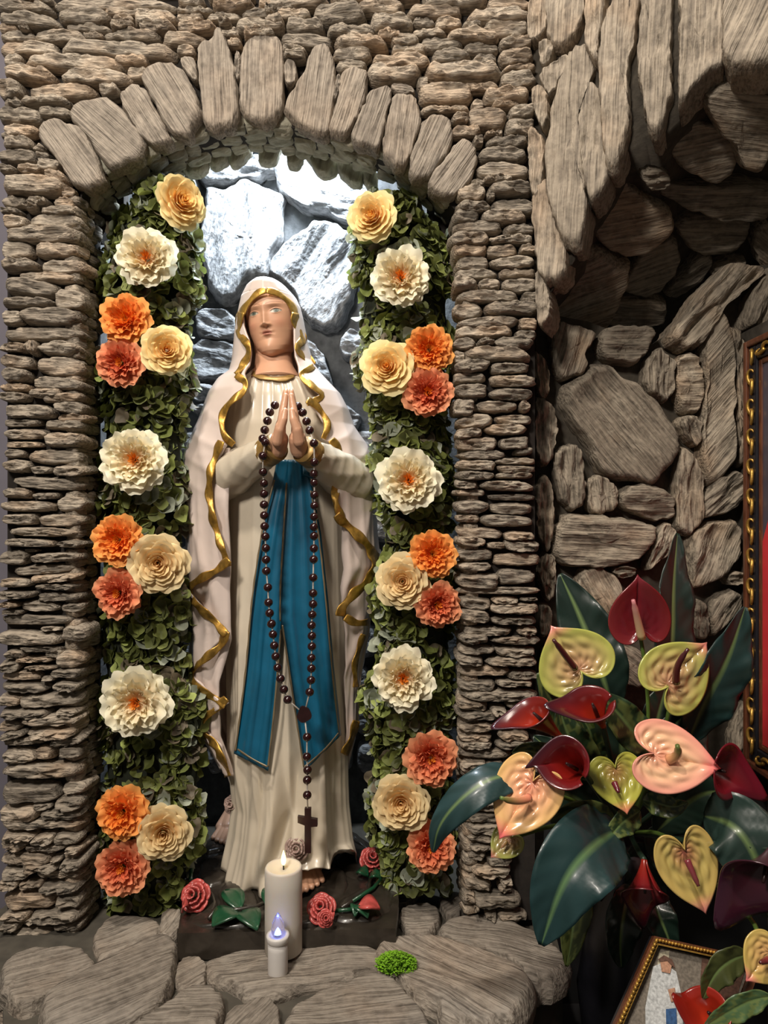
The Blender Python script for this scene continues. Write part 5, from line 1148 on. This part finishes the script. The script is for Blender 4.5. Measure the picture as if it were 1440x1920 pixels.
leaf('spotted leaf right of the upper calla lily', [(1220,1405,1.22),(1185,1370,1.2),(1150,1325,1.19),(1110,1300,1.2)], 72, S1, S2, 7)
leaf('spotted leaf pointing down between the two upper calla lilies', [(1110,1460,1.22),(1085,1410,1.2),(1060,1370,1.2),(1048,1320,1.2)], 70, S1, S2, 9)
leaf('spotted leaf behind the red calla lilies stems', [(1130,1460,1.24),(1110,1415,1.22),(1110,1375,1.22),(1090,1345,1.22)], 64, S1, S2, 5)
leaf('small spotted leaf left of the drooping red calla lily', [(1060,1440,1.2),(1020,1415,1.18),(985,1405,1.17),(960,1412,1.17)], 48, S1, S2, 2)
leaf('spotted leaf right of the pink anthurium', [(1150,1540,1.15),(1110,1525,1.12),(1070,1520,1.1),(1032,1542,1.1)], 52, S1, (.05,.085,.03), 4)
leaf('spotted leaf between the small green anthurium and the drooping leaf', [(1200,1520,1.15),(1170,1540,1.13),(1155,1555,1.12),(1140,1575,1.12)], 50, S1, (.05,.085,.03), 6)
leaf('small leaf below the large peach anthurium', [(1205,1500,1.16),(1230,1505,1.14),(1262,1515,1.13),(1290,1505,1.13)], 44, S1, S2, 8)
leaf('leaf behind the right green anthurium', [(1230,1440,1.26),(1245,1390,1.24),(1270,1350,1.24),(1300,1335,1.24)], 60, B1, B2)
leaf('dark leaf hanging behind the drooping blue green leaf', [(1090,1600,1.2),(1080,1690,1.18),(1072,1760,1.16),(1062,1812,1.16)], 62, (.03,.045,.012), (.06,.08,.02), 11)
leaf('black green leaf hanging above the small gilded picture', [(1180,1660,1.2),(1168,1720,1.16),(1162,1770,1.15),(1165,1815,1.15)], 70, (.004,.012,.008), (.012,.03,.02))
leaf('black green leaf behind the hanging red calla lily', [(1215,1660,1.2),(1232,1710,1.16),(1250,1750,1.15),(1262,1790,1.15)], 60, (.004,.012,.008), (.012,.03,.02))
leaf('olive leaf crossing the small gilded picture', [(1400,1790,1.04),(1370,1800,1.03),(1340,1825,1.02),(1318,1872,1.02)], 58, (.04,.05,.015), (.07,.08,.025))
leaf('pale striped leaf in the bottom right corner', [(1445,1868,.98),(1410,1875,.98),(1370,1895,.98),(1320,1925,.99)], 46, (.05,.10,.04), (.10,.17,.07), 1)
leaf('dark leaf filling the middle of the bouquet', [(1190,1520,1.28),(1170,1460,1.28),(1165,1400,1.28),(1170,1320,1.3)], 120, (.006,.02,.013), (.015,.035,.022))
leaf('dark leaf behind the crimson calla lily', [(1230,1560,1.28),(1290,1500,1.26),(1340,1480,1.25),(1390,1500,1.24)], 90, (.006,.02,.013), (.015,.035,.022))
leaf('dark leaf left of centre behind the pink anthurium', [(1150,1560,1.28),(1090,1500,1.26),(1040,1480,1.25),(990,1500,1.24)], 90, (.006,.02,.013), (.015,.035,.022))
for i_, (x0_, y0_, x1_, y1_, w_) in enumerate([(1230,1500,1320,1340,90),(1210,1560,1330,1640,100),(1190,1580,1230,1700,90),(1150,1570,1130,1690,80),(1120,1480,1000,1380,70),(1180,1420,1130,1280,70),(1220,1400,1250,1280,70)]):  # added near-black leaves standing in for the shade deep in the bouquet
    leaf(['added shade-dark leaf right of the spotted leaves', 'added shade-dark leaf behind the yellow green anthurium', 'added shade-dark leaf above the gilded picture corner', 'added shade-dark leaf behind the drooping leaf', 'added shade-dark leaf behind the leftmost calla', 'added shade-dark leaf below the dark red anthurium, left', 'added shade-dark leaf below the dark red anthurium, right'][i_], [(x0_, y0_, 1.31), ((x0_+x1_)/2, (y0_+y1_)/2, 1.31), (x1_, y1_, 1.33)], w_, (.005,.016,.010), (.010,.025,.016))
# vase holding the bouquet
VS = empty('vase', P(1185, 1900, 1.30), 'dark vase almost hidden in shadow under the bouquet', 'vase')
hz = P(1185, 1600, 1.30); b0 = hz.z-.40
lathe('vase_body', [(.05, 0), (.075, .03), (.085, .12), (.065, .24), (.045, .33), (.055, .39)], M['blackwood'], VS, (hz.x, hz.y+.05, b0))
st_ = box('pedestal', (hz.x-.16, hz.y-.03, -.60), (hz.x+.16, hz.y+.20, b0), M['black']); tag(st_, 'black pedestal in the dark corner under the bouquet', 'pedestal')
# ================= PICTURES =================
PF = empty('gilded_picture_frame', (.75, -.2, .7), 'large dark wood and gilt framed picture on the right edge of the wall', 'picture')
X = .758
yb = .05; zt_ = CZ+(960-643)/F*(CY*-1+yb)*1.0; zb_ = CZ-(1430-960)/F*(1.50)
def fbox(name, y0, y1, z0, z1, x0, x1, m): 
    o = box(name, (x0, min(y0, y1), z0), (x1, max(y0, y1), z1), M[m], PF); bv = o.modifiers.new('b', 'BEVEL'); bv.width = .003; bv.segments = 2; return o
ye = -.60
for nm, w0, w1, dep, m in (('outer_moulding', 0, .013, .042, 'wood'), ('black_moulding', .013, .044, .036, 'blackwood'), ('inner_moulding', .044, .056, .032, 'wood')):
    x0 = X+.042-dep
    fbox(nm, yb-w0, yb-w1, zb_+w0, zt_-w0, x0, X+.0418, m); fbox(nm, ye+w0, ye+w1, zb_+w0, zt_-w0, x0, X+.0418, m)
    fbox(nm, yb-w1, ye+w1, zt_-w1, zt_-w0, x0, X+.0418, m); fbox(nm, yb-w1, ye+w1, zb_+w0, zb_+w1, x0, X+.0418, m)
box('picture', (X+.0135, ye+.055, zb_+.055), (X+.04, yb-.055, zt_-.055), M['picglass'], PF)
prism('red_garment', [(X+.013, yb-.057, zb_+.057), (X+.013, yb-.057, zb_+.47), (X+.013, yb-.10, zb_+.56), (X+.013, ye+.15, zb_+.58), (X+.013, ye+.06, zb_+.057)], (-.001, 0, 0), M['picred'], PF)
def scroll(c, dirv, s):
    dirv = Vector(dirv); pp = []
    side = Vector((0, dirv.z, dirv.y)); side = Vector((0, -dirv.z, dirv.y))
    for i in range(12):
        t = i/11*4.2; r = s*(1-.16*t); pp.append(Vector(c)+dirv*(math.cos(t)*r*1.5)+side*(math.sin(t)*r*.85)+Vector((-.004*math.sin(t), 0, 0)))
    tube('gilt_scroll', pp, [.0045-.0025*i/11 for i in range(12)], M['gold'], PF, 7)
z = zb_+.04; xs = X+.0045; fl2 = 1
while z < zt_-.04:
    scroll((xs, yb-.0285, z), (0, 0, fl2), .013); z += .031; fl2 = -fl2
y = yb-.06
while y > ye+.05:
    scroll((xs, y, zt_-.0285), (0, fl2, 0), .013); scroll((xs, y, zb_+.0285), (0, fl2, 0), .013); y -= .033; fl2 = -fl2
# small picture leaning back at the bottom
def Q(px, py):  # points on its tilted plane
    return P(px, py, 1.10-(py-1750)/170*.06)
SP = empty('small_gilt_picture', Q(1260, 1900), 'small gilt framed needlework picture of a figure in white and blue', 'picture')
TL, TR, BL = Q(1222, 1755), Q(1425, 1800), Q(1130, 1960)
u = (TR-TL); v = (BL-TL); v = v*1.35; nn = u.cross(v).normalized(); nn = -nn if nn.y > 0 else nn
def pq(a, b, h=0): return TL+u*a+v*b+nn*h
def bar(a0, b0, a1, b1, h0, h1, m, name):
    return prism(name, [pq(a0, b0, h0), pq(a1, b0, h0), pq(a1, b1, h0), pq(a0, b1, h0)], nn*(h1-h0), M[m], SP)
bar(0, 0, 1, 1, -.01, 0, 'blackwood', 'backing_board')
for a in ((0, 0, 1, .05), (0, .95, 1, 1), (0, .05, .06, .95), (.94, .05, 1, .95)):
    bar(*a, 0, .012, 'wood', 'frame_rail')
for a in ((.02, .015, .98, .03), (.02, .02, .035, .95), (.045, .045, .955, .055), (.052, .05, .062, .95)): bar(*a, .011, .016, 'gold', 'gilt_bead')
for k in range(34):
    c0 = pq(.02+.96*k/33, .022, .017); tube('gilt_ornament', [c0, c0+u*.018+v*.004], [.0035, .002], M['gold'], SP, 6)
    c0 = pq(.027, .022+.9*k/33, .017); tube('gilt_ornament', [c0, c0+v*.02], [.0035, .002], M['gold'], SP, 6)
emb = lambda n_, c: mat(n_, c, .8, 0, .35, 260, .5, dist=.0008)
M['e1'] = emb('stitch_grey', (.17,.145,.115)); M['e2'] = emb('stitch_white', (.50,.52,.52)); M['e3'] = emb('stitch_blue', (.03,.09,.22)); M['e4'] = emb('stitch_brown', (.12,.06,.04)); M['e5'] = emb('stitch_skin', (.45,.24,.15)); M['e6'] = emb('stitch_rose', (.4,.05,.05)); M['e7'] = emb('stitch_cream', (.40,.36,.26))
bar(.065, .06, .935, .94, 0, .002, 'e1', 'needlework')
def patch(pts, m, h=.003, name='stitched_patch'): prism(name, [pq(a, b, h-.001) for a, b in pts], nn*.001, M[m], SP)
patch([(.12,.10),(.2,.07),(.3,.3),(.26,.5),(.2,.3)], 'e7'); patch([(.5,.07),(.9,.07),(.93,.5),(.7,.6),(.6,.3)], 'e4')
def fg(pts): return [(.225+.55*(b-.20)+(a-.445)*1.5, .135+(b-.18)*1.02) for a, b in pts]
patch(fg([(.36,.24),(.42,.20),(.50,.24),(.54,.40),(.56,.94),(.34,.94),(.32,.50)]), 'e2', .004); patch(fg([(.40,.20),(.44,.18),(.47,.21),(.46,.26),(.41,.26)]), 'e5', .006); patch(fg([(.385,.19),(.42,.155),(.47,.17),(.49,.22),(.47,.21),(.44,.185),(.40,.20)]), 'e4', .007)
patch(fg([(.44,.48),(.50,.46),(.53,.94),(.46,.94)]), 'e3', .006); patch(fg([(.45,.36),(.49,.34),(.50,.42),(.47,.43)]), 'e5', .006); patch([(.12,.82),(.2,.8),(.22,.9),(.14,.92)], 'e6', .004)

bz = [pq(a, 1, h) for a in (0, 1) for h in (-.01, .012)]
sh_ = box('picture_rest', (min(p.x for p in bz)-.01, min(p.y for p in bz)-.01, -.60), (max(p.x for p in bz)+.01, max(p.y for p in bz)+.03, min(p.z for p in bz)), M['black'])
tag(sh_, 'low black stand under the small gilded picture, lost in shadow', 'stand')
